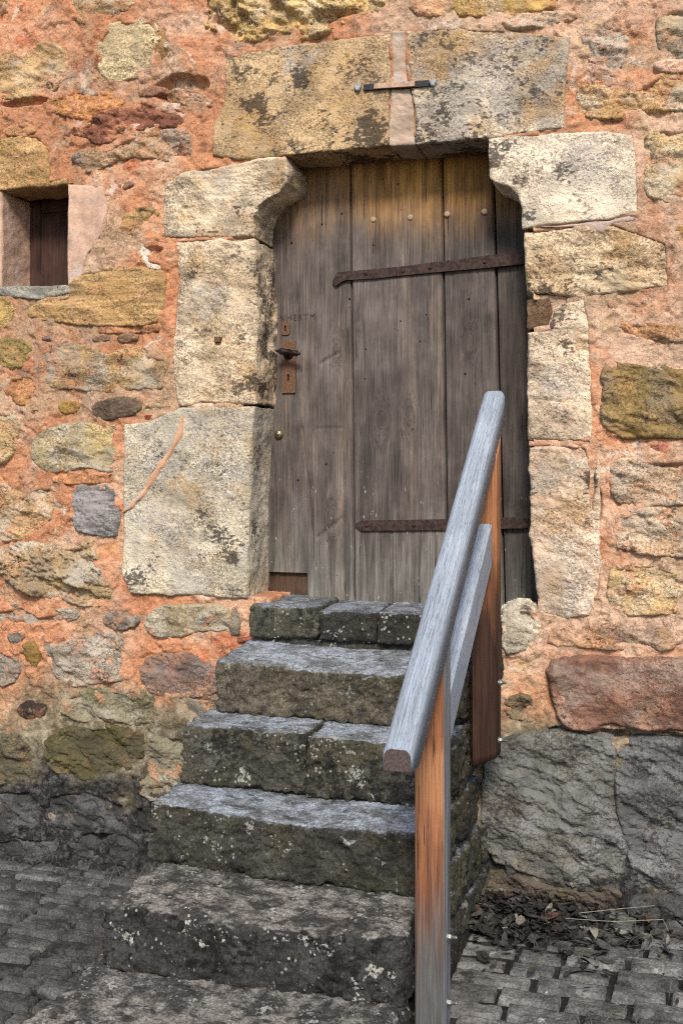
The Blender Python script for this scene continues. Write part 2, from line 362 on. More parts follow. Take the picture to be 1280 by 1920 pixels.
M = dict(sett=mat_sett(), stone=mat_stone(), mortar=mat_mortar(), plaster=mat_plaster(), step=mat_step(),
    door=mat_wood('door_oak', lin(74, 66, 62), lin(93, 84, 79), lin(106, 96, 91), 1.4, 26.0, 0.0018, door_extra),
    rail=mat_wood('silvered_rail', lin(142, 150, 162), lin(148, 157, 169), lin(158, 166, 178), 2.0, 40.0, 0.0008, None, 0.8, 0.4, lin(112, 120, 132)),
    post=mat_wood('rail_post_wood', lin(124, 78, 50), lin(154, 100, 66), lin(168, 116, 80), 1.6, 36.0, 0.0012, post_extra, 0.75),
    endgrain=mat_plain('end_grain', lin(84, 72, 70), 0.85, 0.35, 140),
    panel=mat_wood('shutter_wood', lin(46, 30, 26), lin(66, 44, 37), lin(78, 54, 46), 1.4, 22.0, 0.001),
    patch=mat_wood('patch_wood', lin(50, 37, 31), lin(78, 58, 47), lin(90, 70, 58), 1.6, 40.0, 0.0016),
    iron=mat_metal('rusted_iron', lin(48, 38, 36), lin(78, 58, 52), 0.8, 0.15, 70),
    rust=mat_metal('rust_plate', lin(92, 67, 52), lin(124, 90, 68), 0.8, 0.1, 160),
    black=mat_metal('blackened_iron', lin(36, 30, 30), lin(58, 48, 46), 0.42, 0.6, 50),
    steel=mat_metal('zinc_steel', lin(128, 130, 130), lin(164, 166, 164), 0.42, 0.8, 90),
    brass=mat_metal('dull_brass', lin(126, 116, 84), lin(160, 150, 116), 0.38, 0.75, 60),
    peg=mat_plain('peg', lin(168, 142, 118), 0.7, 0.12), lead=mat_metal('lead', lin(140, 140, 142), lin(178, 180, 182), 0.7, 0.1, 60),
    hole=mat_plain('keyhole_dark', lin(14, 12, 11), 0.9), earth=mat_earth(), leaf=mat_leaf(),
    straw=mat_plain('straw', lin(142, 136, 122), 0.7), carve=mat_plain('carving', lin(76, 68, 64), 0.9),
    slate=mat_plain('cramp_slate', lin(48, 46, 48), 0.6), pinkmortar=mat_plain('cramp_mortar', lin(184, 152, 132), 0.95))

# ------------------------------------------------------------------ helpers: geometry
def chaikin(p, n=1):
    for _ in range(n):
        q = np.roll(p, -1, 0); p = np.stack([0.75 * p + 0.25 * q, 0.25 * p + 0.75 * q], 1).reshape(-1, 2)
    return p
def resample(p, step):
    q = np.vstack([p, p[:1]]); L = np.r_[0, np.cumsum(np.linalg.norm(np.diff(q, axis=0), axis=1))]
    n = max(8, int(L[-1] / step)); s = np.linspace(0, L[-1], n, endpoint=False)
    return np.stack([np.interp(s, L, q[:, 0]), np.interp(s, L, q[:, 1])], 1)
def sdist(pts, poly):                          # signed distance, positive inside
    a = poly; b = np.roll(poly, -1, 0)
    d = np.full(len(pts), 1e9); ins = np.zeros(len(pts), bool)
    for (ax, az), (bx, bz) in zip(a, b):
        ex, ez = bx - ax, bz - az; l2 = ex * ex + ez * ez + 1e-12
        t = np.clip(((pts[:, 0] - ax) * ex + (pts[:, 1] - az) * ez) / l2, 0, 1)
        d = np.minimum(d, np.hypot(pts[:, 0] - ax - t * ex, pts[:, 1] - az - t * ez))
        if az != bz:
            c = ((az > pts[:, 1]) != (bz > pts[:, 1])) & (pts[:, 0] < ex * (pts[:, 1] - az) / (bz - az) + ax)
            ins ^= c
    return np.where(ins, d, -d)
def grid_faces(nx, nz, keep=None):
    i = np.arange((nx - 1) * (nz - 1)); r, c = i // (nx - 1), i % (nx - 1); a = r * nx + c
    F = np.stack([a, a + 1, a + nx + 1, a + nx], 1)
    if keep is not None: F = F[keep[F].all(1)]
    return F
def compact(V, F, extra=None):
    u, inv = np.unique(F, return_inverse=True); return V[u], inv.reshape(F.shape), (None if extra is None else extra[u])

POLYS = []                                      # every stone outline on the wall, for seating the mortar
RES = 0.005
_sid = [0]
def setprops(o, col, props):
    o.color = lin(*col)
    for k, v in props.items(): o[k] = v
def relief(p3, rough, strata, seed):
    h = 0.010 * fbm(p3, 7, 3, 0.5, seed) + 0.005 * fbm(p3, 24, 3, 0.55, seed + 1)
    h += rough * (0.020 * (0.35 - billow(p3, 10, 3, 0.55, seed + 2)) + 0.006 * (0.3 - billow(p3, 34, 2, 0.5, seed + 3)))
    ps = p3 * np.array([3.0, 3.0, 30.0]); t = fbm(ps, 1.0, 3, 0.5, seed + 4)
    h += strata * 0.008 * t
    q = p3.copy(); q[:, 2] = q[:, 2] * 2.0 + 0.5 * q[:, 0]
    l = fbm(q, 6, 4, 0.55, seed + 5) * 7; fl_ = np.floor(l); h += rough * 0.0085 * (fl_ + sst(l - fl_, 0.78, 1.0))      # split ledges along the bedding
    return h
def rubble(pts, col, parent, prot=0.006, rough=0.5, strata=0.3, name='stone', edge=0.013, world=False, tilt=0.0, RES=0.005, **props):
    _sid[0] += 1; sd = _sid[0] * 1.37
    poly = np.array(pts) if world else poly_w(pts)
    POLYS.append((poly, edge))
    poly = chaikin(poly, 1)
    m = 0.03
    x0, z0 = np.floor((poly.min(0) - m) / RES) * RES; x1, z1 = poly.max(0) + m
    xs = np.arange(x0, x1, RES); zs = np.arange(z0, z1, RES)
    X, Z = np.meshgrid(xs, zs); p2 = np.stack([X.ravel(), Z.ravel()], 1)
    p3 = np.stack([p2[:, 0], np.zeros(len(p2)), p2[:, 1]], 1)
    d = sdist(p2, poly) + 0.010 * fbm(p3, 15, 4, 0.65, sd) + 0.006
    e = edge
    fall = 1 - np.clip((d + 0.010) / e, 0, 1)
    zc, zh = (z0 + z1) / 2, (z1 - z0) / 2
    h = prot * 0.7 - 0.001 + relief(p3, rough, strata, sd) - 0.05 * fall ** 1.6 + 0.005 * np.clip(d / 0.08, 0, 1) * (0.4 + rough) + tilt * (p2[:, 1] - zc) / zh
    V = np.stack([p2[:, 0], -h, p2[:, 1]], 1)
    F = grid_faces(len(xs), len(zs), d > -0.018)
    V, F, _ = compact(V, F)
    o = mk(name, V, F, M['stone'], parent)
    props.setdefault('strata', strata); props.setdefault('smear', 0.5); setprops(o, col, props)
    return o
def dressed(pts, col, parent, depth=0.24, prot=0.012, rough=0.12, strata=0.25, name='jamb_stone', er=0.009, mat='stone', world=False, wob=0.004, step=0.006, sm=0, spots=(), **props):
    _sid[0] += 1; sd = _sid[0] * 1.37
    poly = np.array(pts) if world else poly_w(pts)
    POLYS.append((poly, 0.012))
    if sm: poly = chaikin(poly, sm)
    area = 0.5 * np.sum(poly[:, 0] * np.roll(poly[:, 1], -1) - np.roll(poly[:, 0], -1) * poly[:, 1])
    if area < 0: poly = poly[::-1]
    B = resample(poly, step); nb = len(B)
    tg = np.roll(B, -2, 0) - np.roll(B, 2, 0); tg /= np.linalg.norm(tg, axis=1)[:, None] + 1e-9
    nrm = np.stack([tg[:, 1], -tg[:, 0]], 1)                      # outward
    x0, z0 = B.min(0); x1, z1 = B.max(0)
    X, Z = np.meshgrid(np.arange(x0, x1, step), np.arange(z0, z1, step)); p2 = np.stack([X.ravel(), Z.ravel()], 1)
    d = sdist(p2, B); k = d > step * 0.55
    p2, d = p2[k], d[k]
    allp = np.vstack([B, p2])
    vo, eo, fo, ov, _, _ = geometry.delaunay_2d_cdt([Vector(q) for q in allp], [(i, (i + 1) % nb) for i in range(nb)], [], 1, 1e-6)
    idx = [o[0] if o else 0 for o in ov]
    dd = np.r_[np.zeros(nb), d]
    near = np.zeros(len(allp), int); near[:nb] = np.arange(nb)
    for s in range(0, len(p2), 4000):
        near[nb + s:nb + s + 4000] = ((p2[s:s + 4000, None, :] - B[None]) ** 2).sum(2).argmin(1)
    p3 = np.stack([allp[:, 0], np.zeros(len(allp)), allp[:, 1]], 1)
    erl = er * 0.7 * np.clip(0.8 + 2.6 * fbm(p3, 9, 3, 0.6, sd + 7), 0.3, 2.6)
    q = np.clip(1 - dd / erl, 0, 1)
    y = erl * (1 - np.sqrt(np.clip(1 - q * q, 0, 1)))
    h = prot * 0.6 + relief(p3, rough, strata, sd) * 0.8 - y
    wgt = np.exp(-dd / 0.012)
    off = wob * (fbm(p3, 11, 3, 0.6, sd + 8) * 1.6 - 0.4 * billow(p3, 30, 2, 0.5, sd + 9))
    F2 = allp + nrm[near] * (off * wgt)[:, None]
    V = np.stack([F2[:, 0], -h, F2[:, 1]], 1)
    V = V[idx]
    # boundary vertices in the triangulated output
    pos_of = {}
    for i, o in enumerate(ov):
        for s in o:
            if s < nb: pos_of[s] = i
    faces = [tuple(f) for f in fo]
    ring = [pos_of[i] for i in range(nb)]
    yr = V[ring, 1]; rows = max(3, int(depth / 0.010)); Vs = [V]; base = len(V); prev = ring
    for r in range(1, rows + 1):
        f = r / rows; yy = yr * (1 - f) + depth * f
        q3 = np.stack([B[:, 0], yy, B[:, 1]], 1)
        of = wob * (fbm(q3, 11, 3, 0.6, sd + 8) * 1.6 - 0.4 * billow(q3, 30, 2, 0.5, sd + 9)) + 0.5 * relief(q3, rough, 0, sd + 3) * min(1, f * 6)
        Q = B + nrm * of[:, None]
        Vs.append(np.stack([Q[:, 0], yy, Q[:, 1]], 1))
        cur = list(range(base, base + nb)); base += nb
        for i in range(nb):
            j = (i + 1) % nb; faces.append((prev[i], cur[i], cur[j], prev[j]))
        prev = cur
    V = np.vstack(Vs)
    # consistent outward winding: make front triangles face -y
    a, b, c = (V[faces[0][0]], V[faces[0][1]], V[faces[0][2]])
    if np.cross(b - a, c - a)[1] > 0: faces = [f[::-1] if len(f) == 3 else f for f in faces]
    sp = np.zeros((len(V), 3))
    for kind, u, v, rad in spots:                                  # crusts and stains that sit at one place on the stone
        cx, cz = P(u, v); rr = rad / 500
        r2 = ((V[:, 0] - cx) ** 2 + (V[:, 2] - cz) ** 2) / rr ** 2
        sp[:, kind] = np.maximum(sp[:, kind], np.exp(-r2 * 0.8))
    o = mk(name, V, faces, M[mat], parent, attrs={'spot': sp})
    props.setdefault('strata', strata); setprops(o, col, props)
    return o
def rough_block(name, corners, mat, parent, res=0.008, r=0.018, amp_top=0.004, amp_side=0.012, col=(80, 76, 68), dish=0.0, seed=None, **props):
    """corners: front-left, front-right, back-right, back-left as (x, y, z_bottom, z_top)"""
    _sid[0] += 1; sd = (_sid[0] if seed is None else seed) * 1.91
    fl, fr, br, bl = [np.array(c, float) for c in corners]
    a = (np.linalg.norm(fr[:2] - fl[:2]) + np.linalg.norm(br[:2] - bl[:2])) / 2
    b = (np.linalg.norm(bl[:2] - fl[:2]) + np.linalg.norm(br[:2] - fr[:2])) / 2
    c = np.mean([k[3] - k[2] for k in (fl, fr, br, bl)])
    D = np.array([a, b, c]); n = np.maximum(2, np.ceil(D / res).astype(int)); r = min(r, D.min() * 0.45)
    Vs, Fs, off = [], [], 0
    for ax in range(3):
        i, j = [(1, 2), (0, 2), (0, 1)][ax]
        for s in (0, 1):
            gi, gj = np.meshgrid(np.linspace(0, D[i], n[i] + 1), np.linspace(0, D[j], n[j] + 1))
            v = np.zeros((gi.size, 3)); v[:, i] = gi.ravel(); v[:, j] = gj.ravel(); v[:, ax] = s * D[ax]
            f = grid_faces(n[i] + 1, n[j] + 1)
            flip = (s == 0) if ax != 1 else (s == 1)
            Fs.append((f[:, ::-1] if flip else f) + off); Vs.append(v); off += len(v)
    V = np.vstack(Vs); F = np.vstack(Fs)
    key = np.round(V / 1e-5).astype(np.int64); _, first, inv = np.unique(key, axis=0, return_index=True, return_inverse=True)
    V = V[first]; F = inv.reshape(-1)[F]
    q = V / D
    def world(V):
        t = V / D; s, y, z = t[:, 0:1], t[:, 1:2], t[:, 2:3]
        lo = (1 - y) * ((1 - s) * fl + s * fr) + y * ((1 - s) * bl + s * br)
        return np.hstack([lo[:, :2], lo[:, 2:3] * (1 - z) + lo[:, 3:4] * z])
    p0 = world(V)
    rl = np.minimum(r * np.clip(0.9 + 2.6 * fbm(p0, 9, 4, 0.65, sd), 0.35, 2.4), D.min() * 0.48)[:, None]
    inner = np.clip(V, rl, D - rl); dv = V - inner; ln = np.linalg.norm(dv, axis=1)[:, None] + 1e-9
    N = dv / ln; V2 = inner + N * rl
    p = world(V2)
    amp = amp_side + (amp_top - amp_side) * sst(N[:, 2], 0.45, 0.9)
    hh = amp * (2.4 * (0.32 - billow(p, 15, 3, 0.65, sd + 1)) + 1.5 * fbm(p, 34, 3, 0.65, sd + 2) + 0.8 * fbm(p, 5, 2, 0.5, sd + 3))
    p = p + N * hh[:, None]
    if dish:
        p[:, 2] -= dish * np.exp(-((q[:, 0] - 0.55) / 0.28) ** 2) * sst(q[:, 2], 0.3, 1.0) * (1 - 0.6 * q[:, 1])
    o = mk(name, p, F, M[mat], parent)
    setprops(o, col, props)
    return o
def lathe(profile, seg=20, axis='y'):
    """profile of (radius, height) along the axis"""
    V, F = [], []
    for r_, h in profile:
        for k in range(seg):
            t = 2 * math.pi * k / seg; a, b = r_ * math.cos(t), r_ * math.sin(t)
            V.append({'y': (a, h, b), 'x': (h, a, b), 'z': (a, b, h)}[axis])
    for i in range(len(profile) - 1):
        for k in range(seg):
            a, b = i * seg + k, i * seg + (k + 1) % seg; F.append((a, b, b + seg, a + seg))
    F.append(tuple(range(seg))); F.append(tuple(range((len(profile) - 1) * seg, len(profile) * seg)))
    return np.array(V), F
def prism_y(outline, y0, y1, bev=0.0):
    """flat plate: outline in (x, z), from y0 (front) to y1, small bevel at the front"""
    o = np.array(outline); c = o.mean(0); n = len(o); V = []
    rings = [(y1, 0.0), (y0 + bev, 0.0), (y0, bev)] if bev else [(y1, 0.0), (y0, 0.0)]
    for y, b in rings:
        dv = c - o; L = np.linalg.norm(dv, axis=1)[:, None] + 1e-9
        q = o + dv / L * b; V += [(x, y, z) for x, z in q]
    F = []
    for r_ in range(len(rings) - 1):
        for k in range(n):
            F.append((r_ * n + k, r_ * n + (k + 1) % n, (r_ + 1) * n + (k + 1) % n, (r_ + 1) * n + k))
    F.append(tuple(range((len(rings) - 1) * n, len(rings) * n))); F.append(tuple(range(n))[::-1])
    return np.array(V), F
def rotm(ax, deg):
    from mathutils import Matrix
    return np.array(Matrix.Rotation(R(deg), 3, ax))

def GZ(x, y):                                   # the street: falls to the left and towards the viewer
    return 0.042 * (np.clip(x, -4, 4) - 0.6) + 0.035 * np.clip(y, -4, 1)

# ================================================================== the street
def make_ground():
    def axis(lo, hi, f):
        a = np.arange(lo, hi, f); t = np.cumsum(0.06 * 1.28 ** np.arange(24))
        return np.r_[(lo - t)[::-1], a, hi + t]
    xs, ys = axis(-2.4, 2.0, 0.03), axis(-2.2, 0.3, 0.03)
    X, Y = np.meshgrid(xs, ys); x, y = X.ravel(), Y.ravel()
    p3 = np.stack([x, y, 0 * x], 1)
    z = GZ(x, y) - 0.023 + 0.008 * fbm(p3, 4, 3) + (0.045 + 0.02 * fbm(p3, 9, 3)) * np.exp(-((x - 0.42) / 0.32) ** 2) * np.exp(-(np.clip(-y, 0, 9) / 0.36) ** 2) * (y > -1.2)
    o = mk('ground', np.stack([x, y, z], 1), grid_faces(len(xs), len(ys)), M['earth'], center=False)
    tag(o, 'dark earth of the street showing between the paving stones', None, kind='structure')
    return o
ground = make_ground()

def sett_mesh(seed, lx, ly):
    nx, ny = 22, 12
    us, vs = np.linspace(-1, 1, nx), np.linspace(-1, 1, ny); U, Vv = np.meshgrid(us, vs); u, v = U.ravel(), Vv.ravel()
    e = np.minimum((1 - np.abs(u)) * lx / 2, (1 - np.abs(v)) * ly / 2)
    p = np.stack([u * lx / 2 + seed * 3.1, v * ly / 2, 0 * u], 1)
    px = u * lx / 2 + 0.007 * fbm(p, 14, 2, 0.5, seed); py = v * ly / 2 + 0.006 * fbm(p, 14, 2, 0.5, seed + 3)
    z = -0.035 * (1 - np.clip(e / 0.009, 0, 1)) ** 2 + 0.005 * fbm(p, 12, 3, 0.6, seed + 5) + 0.004 * fbm(p, 40, 2, 0.5, seed + 6)
    return np.stack([px, py, z], 1), grid_faces(nx, ny)
SETTS = []
for k in range(14):
    V, F = sett_mesh(k + 1.0, 0.135 + 0.018 * (k % 7) + 0.012 * random.random(), 0.078)
    me = bpy.data.meshes.new('paving_stone')
    me.from_pydata([tuple(q) for q in V], [], [tuple(int(i) for i in f) for f in F])
    me.polygons.foreach_set('use_smooth', [True] * len(me.polygons)); me.materials.append(M['sett'])
    SETTS.append((me, V[:, 0].max() - V[:, 0].min()))
def lay_setts():
    spots = []
    y = -0.03; row = 0
    while y > -2.3:
        if y > -1.56:
            segs = [(-2.5 + random.random() * 0.1, -0.705), (0.385 if -0.97 < y < -0.78 else 0.315 if y > -0.78 else 0.292, 2.2)]
        else: segs = [(-2.5 + random.random() * 0.1, 2.2)]
        for x, xe in segs:
            while x < xe - 0.03:
                me, wd = random.choice(SETTS); fit = min(1.0, (xe - x) / wd)
                if xe - x - wd < 0.06: fit = (xe - x) / wd
                if fit > 1.25: fit = 0.62
                spots.append((x + wd * fit / 2, y + random.uniform(-.006, .006), me, fit)); x += wd * fit + 0.003 + 0.006 * random.random()
        y -= 0.088 + random.uniform(-.004, .004); row += 1
    # the ones the photograph shows come first
    def seen(s):
        dx, dy = s[0] - CX, s[1] - CY; dep = -SN * dx + CS * dy
        if dep < 0.3: return 9e9
        u = UC + FPX * (CS * dx + SN * dy) / dep; v = VH + FPX * (EYE - GZ(s[0], s[1])) / dep
        return max(0, -u, u - 1280, v - 1920) 
    spots.sort(key=seen)
    rest_v, rest_f, off = [], [], 0
    for i, (x, y, me, fit) in enumerate(spots):
        z = float(GZ(x, y)) + random.uniform(-.006, .005)
        rx, ry, rz = random.uniform(-.04, .04), random.uniform(-.03, .03), random.uniform(-.03, .03)
        if i < 290:
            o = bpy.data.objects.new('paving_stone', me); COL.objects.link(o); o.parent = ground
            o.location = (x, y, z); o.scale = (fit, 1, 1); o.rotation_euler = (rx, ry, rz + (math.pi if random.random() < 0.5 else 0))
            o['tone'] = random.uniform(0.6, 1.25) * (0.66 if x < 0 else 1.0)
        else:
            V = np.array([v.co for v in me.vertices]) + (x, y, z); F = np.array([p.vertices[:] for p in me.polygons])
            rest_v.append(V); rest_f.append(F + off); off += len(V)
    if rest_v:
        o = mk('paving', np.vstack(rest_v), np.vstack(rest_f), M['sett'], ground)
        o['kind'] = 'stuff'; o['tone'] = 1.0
lay_setts()

# ================================================================== the house wall
house = empty('stone_house', (0, 0.2, 0))
tag(house, 'old rubble stone house wall in orange mortar with a weathered plank door', 'house')
wall = empty('wall', (0, 0.1, 0), house)
surround = empty('door_surround', (0, 0.1, 1.0), house)
window = empty('window', (-1.45, 0.1, 2.3), house)

S = lambda pts, col, **k: rubble(pts, col, wall, **k)
# --- left of the door, from the top down
S([(118,-20),(255,-20),(248,15),(215,35),(180,35),(155,47),(145,35),(130,15)], (190,160,120), pale=.7, ochre=.4)
S([(187,70),(215,38),(285,36),(296,52),(304,70),(290,100),(288,128),(240,150),(192,147),(185,115)], (216,192,150), rough=.35, smear=.1, pits=1)
S([(-20,184),(2,120),(12,100),(30,97),(50,107),(75,83),(105,83),(125,100),(127,120),(118,145),(107,165),(80,175),(50,184)], (204,168,122), rough=.7, ochre=.4, pale=.4, prot=.016)
S([(85,200),(90,185),(150,168),(200,175),(235,188),(225,205),(205,215),(190,228),(150,225),(110,212)], (202,142,92), rough=.7, smear=.8, ochre=.4)
S([(258,178),(275,165),(300,164),(303,172),(278,180)], (150,110,88), prot=.01)
S([(308,176),(330,168),(360,170),(395,185),(393,200),(370,199),(340,194),(315,186)], (190,150,120), rough=.9, pale=.5, prot=-.006)
S([(105,262),(150,240),(175,222),(235,200),(275,195),(330,205),(345,215),(340,235),(300,240),(250,243),(220,258),(200,270),(160,266)], (158,104,82), rough=1.0, smear=.7, prot=.008)
S([(135,295),(165,280),(200,280),(225,262),(265,250),(300,245),(345,247),(362,260),(362,290),(350,302),(310,300),(270,297),(230,295),(200,310),(170,320),(150,327),(150,310)], (188,152,120), rough=.9, strata=.7, ochre=.4, grey=.5, prot=.012)
S([(12,240),(35,230),(65,238),(68,250),(40,255),(12,252)], (204,152,106), rough=.5)
S([(224,420),(240,398),(270,390),(290,393),(300,405),(275,420),(265,437),(245,440),(228,430)], (182,150,104), rough=.7, ochre=.6)
S([(218,347),(245,339),(252,346),(228,357)], (160,124,100), prot=.01, edge=.018)
S([(262,470),(270,461),(277,478),(276,488),(300,500),(296,506),(272,496)], (226,206,186), prot=.008, edge=.010, smear=0)
S([(52,582),(75,566),(125,552),(150,507),(200,502),(300,505),(312,525),(304,595),(290,607),(200,610),(125,607),(85,597),(65,602)], (186,150,104), rough=.4, strata=1.0, ochre=.5, prot=.012, smear=.2)
S([(-20,560),(15,556),(23,575),(22,600),(10,615),(-20,612)], (180,150,96), rough=.6)
S([(-20,640),(30,637),(55,645),(60,660),(45,685),(20,692),(-20,690)], (168,142,92), rough=.8, moss=.4)
S([(82,633),(115,629),(113,638),(85,639)], (150,120,104), prot=.012, edge=.016)
S([(172,636),(190,628),(213,630),(210,639),(180,641)], (150,118,98), prot=.012, edge=.016)
S([(222,633),(245,625),(260,632),(245,641),(228,641)], (160,126,100), prot=.01, edge=.016)
S([(88,648),(125,644),(165,650),(200,672),(220,662),(250,648),(280,662),(315,670),(317,685),(305,710),(305,729),(265,728),(215,735),(165,732),(130,725),(102,729),(88,715)], (180,148,106), rough=.55, strata=.8, ochre=.5, grey=.5, pale=.5, prot=.012)
S([(175,760),(220,748),(262,745),(265,772),(220,786),(178,785)], (112,94,78), rough=.5, prot=.02, smear=0)
S([(55,772),(75,767),(80,780),(60,783)], (110,90,76), prot=.012, edge=.016)
S([(110,757),(130,752),(150,760),(140,775),(120,777)], (168,134,72), prot=.008, edge=.018, ochre=.8)
S([(265,765),(280,757),(305,759),(300,769),(275,773)], (206,186,150), prot=.012, edge=.016)
S([(268,784),(285,775),(298,776),(286,788)], (156,76,56), prot=.012, edge=.016, smear=0)
S([(-20,775),(22,772),(35,790),(32,830),(20,860),(-20,875)], (190,164,118), rough=.6, pale=.5)
S([(65,820),(90,807),(115,797),(165,795),(200,802),(220,797),(218,880),(200,885),(165,872),(115,885),(75,880),(62,855)], (200,176,126), rough=.5, pale=.5, grey=.3, smear=.1, prot=.014)
S([(-20,912),(15,907),(40,930),(65,912),(102,910),(105,925),(90,990),(75,1002),(30,1015),(-20,1005)], (196,158,116), rough=.9, pale=.6)
S([(130,912),(220,910),(223,1000),(200,1006),(135,990)], (152,146,144), rough=.8, strata=.8, smear=0, prot=.012)
S([(-20,1040),(30,1020),(70,1017),(100,1027),(150,1020),(175,1020),(185,1055),(200,1090),(217,1110),(200,1132),(150,1135),(110,1130),(65,1115),(30,1095),(-20,1065)], (180,154,114), rough=1.7, pale=.7, ochre=.6, grey=.3, prot=.016, smear=.3)
S([(-20,1145),(40,1132),(75,1150),(145,1140),(150,1160),(100,1177),(50,1175),(-20,1170)], (156,142,126), rough=.9, pale=.4, strata=.6)
S([(195,1155),(225,1145),(262,1155),(255,1172),(225,1180),(200,1170)], (140,126,112), rough=.9, pale=.5, prot=.012)
S([(270,1165),(300,1135),(345,1138),(425,1135),(432,1163),(425,1182),(375,1182),(325,1195),(280,1187)], (176,158,124), rough=.7, pale=.5, grey=.3, prot=.014)
S([(435,1140),(447,1137),(453,1185),(442,1196),(431,1187)], (150,138,120), rough=.6, prot=.018, edge=.02)
S([(444,1200),(490,1190),(496,1198),(450,1206)], (140,86,68), prot=.010, edge=.016, smear=0)
S([(78,1205),(115,1212),(150,1187),(200,1185),(235,1195),(236,1277),(200,1275),(150,1287),(110,1275),(95,1245)], (170,152,132), rough=.8, pale=.5, grey=.5, prot=.014)
S([(-20,1210),(25,1225),(42,1255),(20,1285),(-20,1285)], (166,146,126), rough=.9, grey=.5)
S([(45,1205),(72,1205),(75,1250),(60,1254),(47,1225)], (142,112,62), prot=.008, smear=.2)
S([(15,1190),(38,1185),(52,1190),(40,1205),(22,1203)], (132,122,112), prot=.014, edge=.018)
S([(265,1240),(310,1225),(360,1225),(410,1245),(407,1275),(412,1300),(350,1305),(320,1312),(270,1290)], (150,120,104), rough=.6, smear=.4, grey=.4, prot=.006)
S([(340,1312),(400,1300),(422,1312),(420,1350),(370,1352),(345,1335)], (132,124,112), rough=.6)
S([(128,1302),(200,1290),(280,1296),(298,1330),(280,1358),(200,1352),(140,1350),(112,1330)], (150,140,112), rough=.9, moss=.4, pale=.4, prot=.012)
S([(92,1382),(130,1362),(200,1358),(270,1370),(276,1405),(252,1440),(200,1462),(140,1462),(100,1440),(86,1410)], (92,86,64), rough=1.0, moss=.7, prot=.03, smear=.1, edge=.022)
S([(-20,1375),(30,1382),(60,1402),(66,1430),(55,1465),(-20,1468)], (104,98,80), rough=.9, moss=.6, prot=.022, smear=.1)
S([(282,1390),(310,1372),(350,1380),(350,1480),(300,1498),(266,1490),(262,1460)], (132,126,106), rough=1.0, moss=.4, pale=.4, prot=.018)
S([(35,1325),(55,1316),(90,1322),(85,1345),(55,1348),(38,1338)], (66,54,46), rough=.6, prot=.016, edge=.018, smear=.3)
for q, c in (([(-20,1478),(60,1476),(82,1500),(76,1556),(-20,1560)], 66), ([(90,1482),(170,1476),(240,1502),(236,1558),(150,1564),(88,1558)], 62), ([(250,1505),(330,1500),(340,1560),(300,1580),(248,1570)], 58),
             ([(-20,1570),(70,1566),(120,1572),(116,1616),(-20,1612)], 60), ([(128,1570),(186,1566),(188,1618),(128,1620)], 72), ([(195,1568),(242,1562),(262,1590),(258,1622),(196,1620)], 68)):
    S(q, (c + 2, c + 2, c + 1), rough=1.0, prot=.010, smear=0, crust=.6, grey=.3)
# --- above and right of the door
S([(383,52),(398,20),(392,-20),(720,-20),(715,15),(690,32),(640,42),(605,66),(575,72),(540,58),(512,60),(500,72),(450,82),(425,72),(405,55)], (220,184,122), rough=1.6, ochre=.5, pale=.4, prot=.012, smear=.2)
S([(843,28),(860,-20),(1060,-20),(1050,12),(980,22),(930,30)], (206,168,104), rough=.7, ochre=.6, pale=.3)
S([(935,45),(1000,24),(1075,22),(1080,35),(1020,48),(960,54)], (222,178,142), rough=.8, pale=.5)
S([(1090,55),(1120,47),(1170,50),(1177,70),(1170,107),(1160,130),(1135,132),(1095,105)], (196,172,152), rough=.9, grey=.7, pale=.6, prot=.01)
S([(1232,80),(1235,25),(1255,12),(1310,8),(1310,112),(1245,106)], (196,172,138), rough=.9, grey=.5, crust=.25)
S([(1078,178),(1090,165),(1140,162),(1190,165),(1230,140),(1310,137),(1310,202),(1240,205),(1190,217),(1140,225),(1085,212)], (208,166,118), rough=.9, pale=.5, crust=.2, ochre=.4)
S([(1212,250),(1240,240),(1310,240),(1310,378),(1240,376),(1210,366),(1208,300)], (210,180,134), rough=.7, ochre=.5, pale=.5, crust=.15)
S([(292,50),(318,60),(322,110),(296,126),(290,100)], (172,132,88), rough=.3, prot=.0, smear=.3)
S([(308,76),(318,74),(320,88),(312,92)], (214,196,166), prot=.012, edge=.01, smear=0)
S([(-20,-20),(12,-20),(14,12),(6,26),(-20,30)], (196,160,112), rough=.5)
S([(1094,118),(1150,137),(1172,150),(1150,160),(1098,158)], (226,178,150), rough=.7, pale=.5)
S([(1230,118),(1300,112),(1310,130),(1250,136),(1228,132)], (222,176,148), rough=.7, pale=.4)
S([(760,8),(800,-20),(850,-20),(838,26),(790,30)], (220,170,130), rough=.6, pale=.4)
S([(150,610),(240,612),(300,612),(296,622),(200,624),(150,620)], (186,132,96), rough=.5, smear=.8)
S([(16,705),(60,700),(78,730),(60,760),(20,752),(8,730)], (196,140,96), rough=.7, smear=.8, ochre=.4)
S([(100,892),(160,890),(218,892),(220,902),(150,906),(104,904)], (196,138,96), rough=.6, smear=.9)
S([(1262,425),(1310,420),(1310,470),(1268,462)], (180,140,80), rough=.6, ochre=.6)
S([(1136,572),(1160,560),(1190,556),(1226,570),(1222,583),(1172,584)], (190,158,128), rough=.8, grey=.5)
S([(1155,615),(1190,600),(1240,614),(1310,604),(1310,646),(1240,650),(1190,640),(1160,632)], (200,150,110), rough=.9, pale=.4, ochre=.3)
S([(1130,695),(1145,680),(1190,690),(1240,685),(1310,705),(1310,822),(1240,818),(1190,821),(1135,806),(1127,770),(1132,730)], (164,136,88), rough=.9, ochre=.6, moss=.45, grey=.3, prot=.016, smear=.1)
S([(1205,828),(1250,825),(1252,850),(1230,857),(1208,846)], (214,140,116), rough=.4, prot=.008)
S([(1145,862),(1215,860),(1310,856),(1310,940),(1240,945),(1190,947),(1160,947),(1147,920)], (204,172,142), rough=.9, strata=.8, pale=.5, prot=.01)
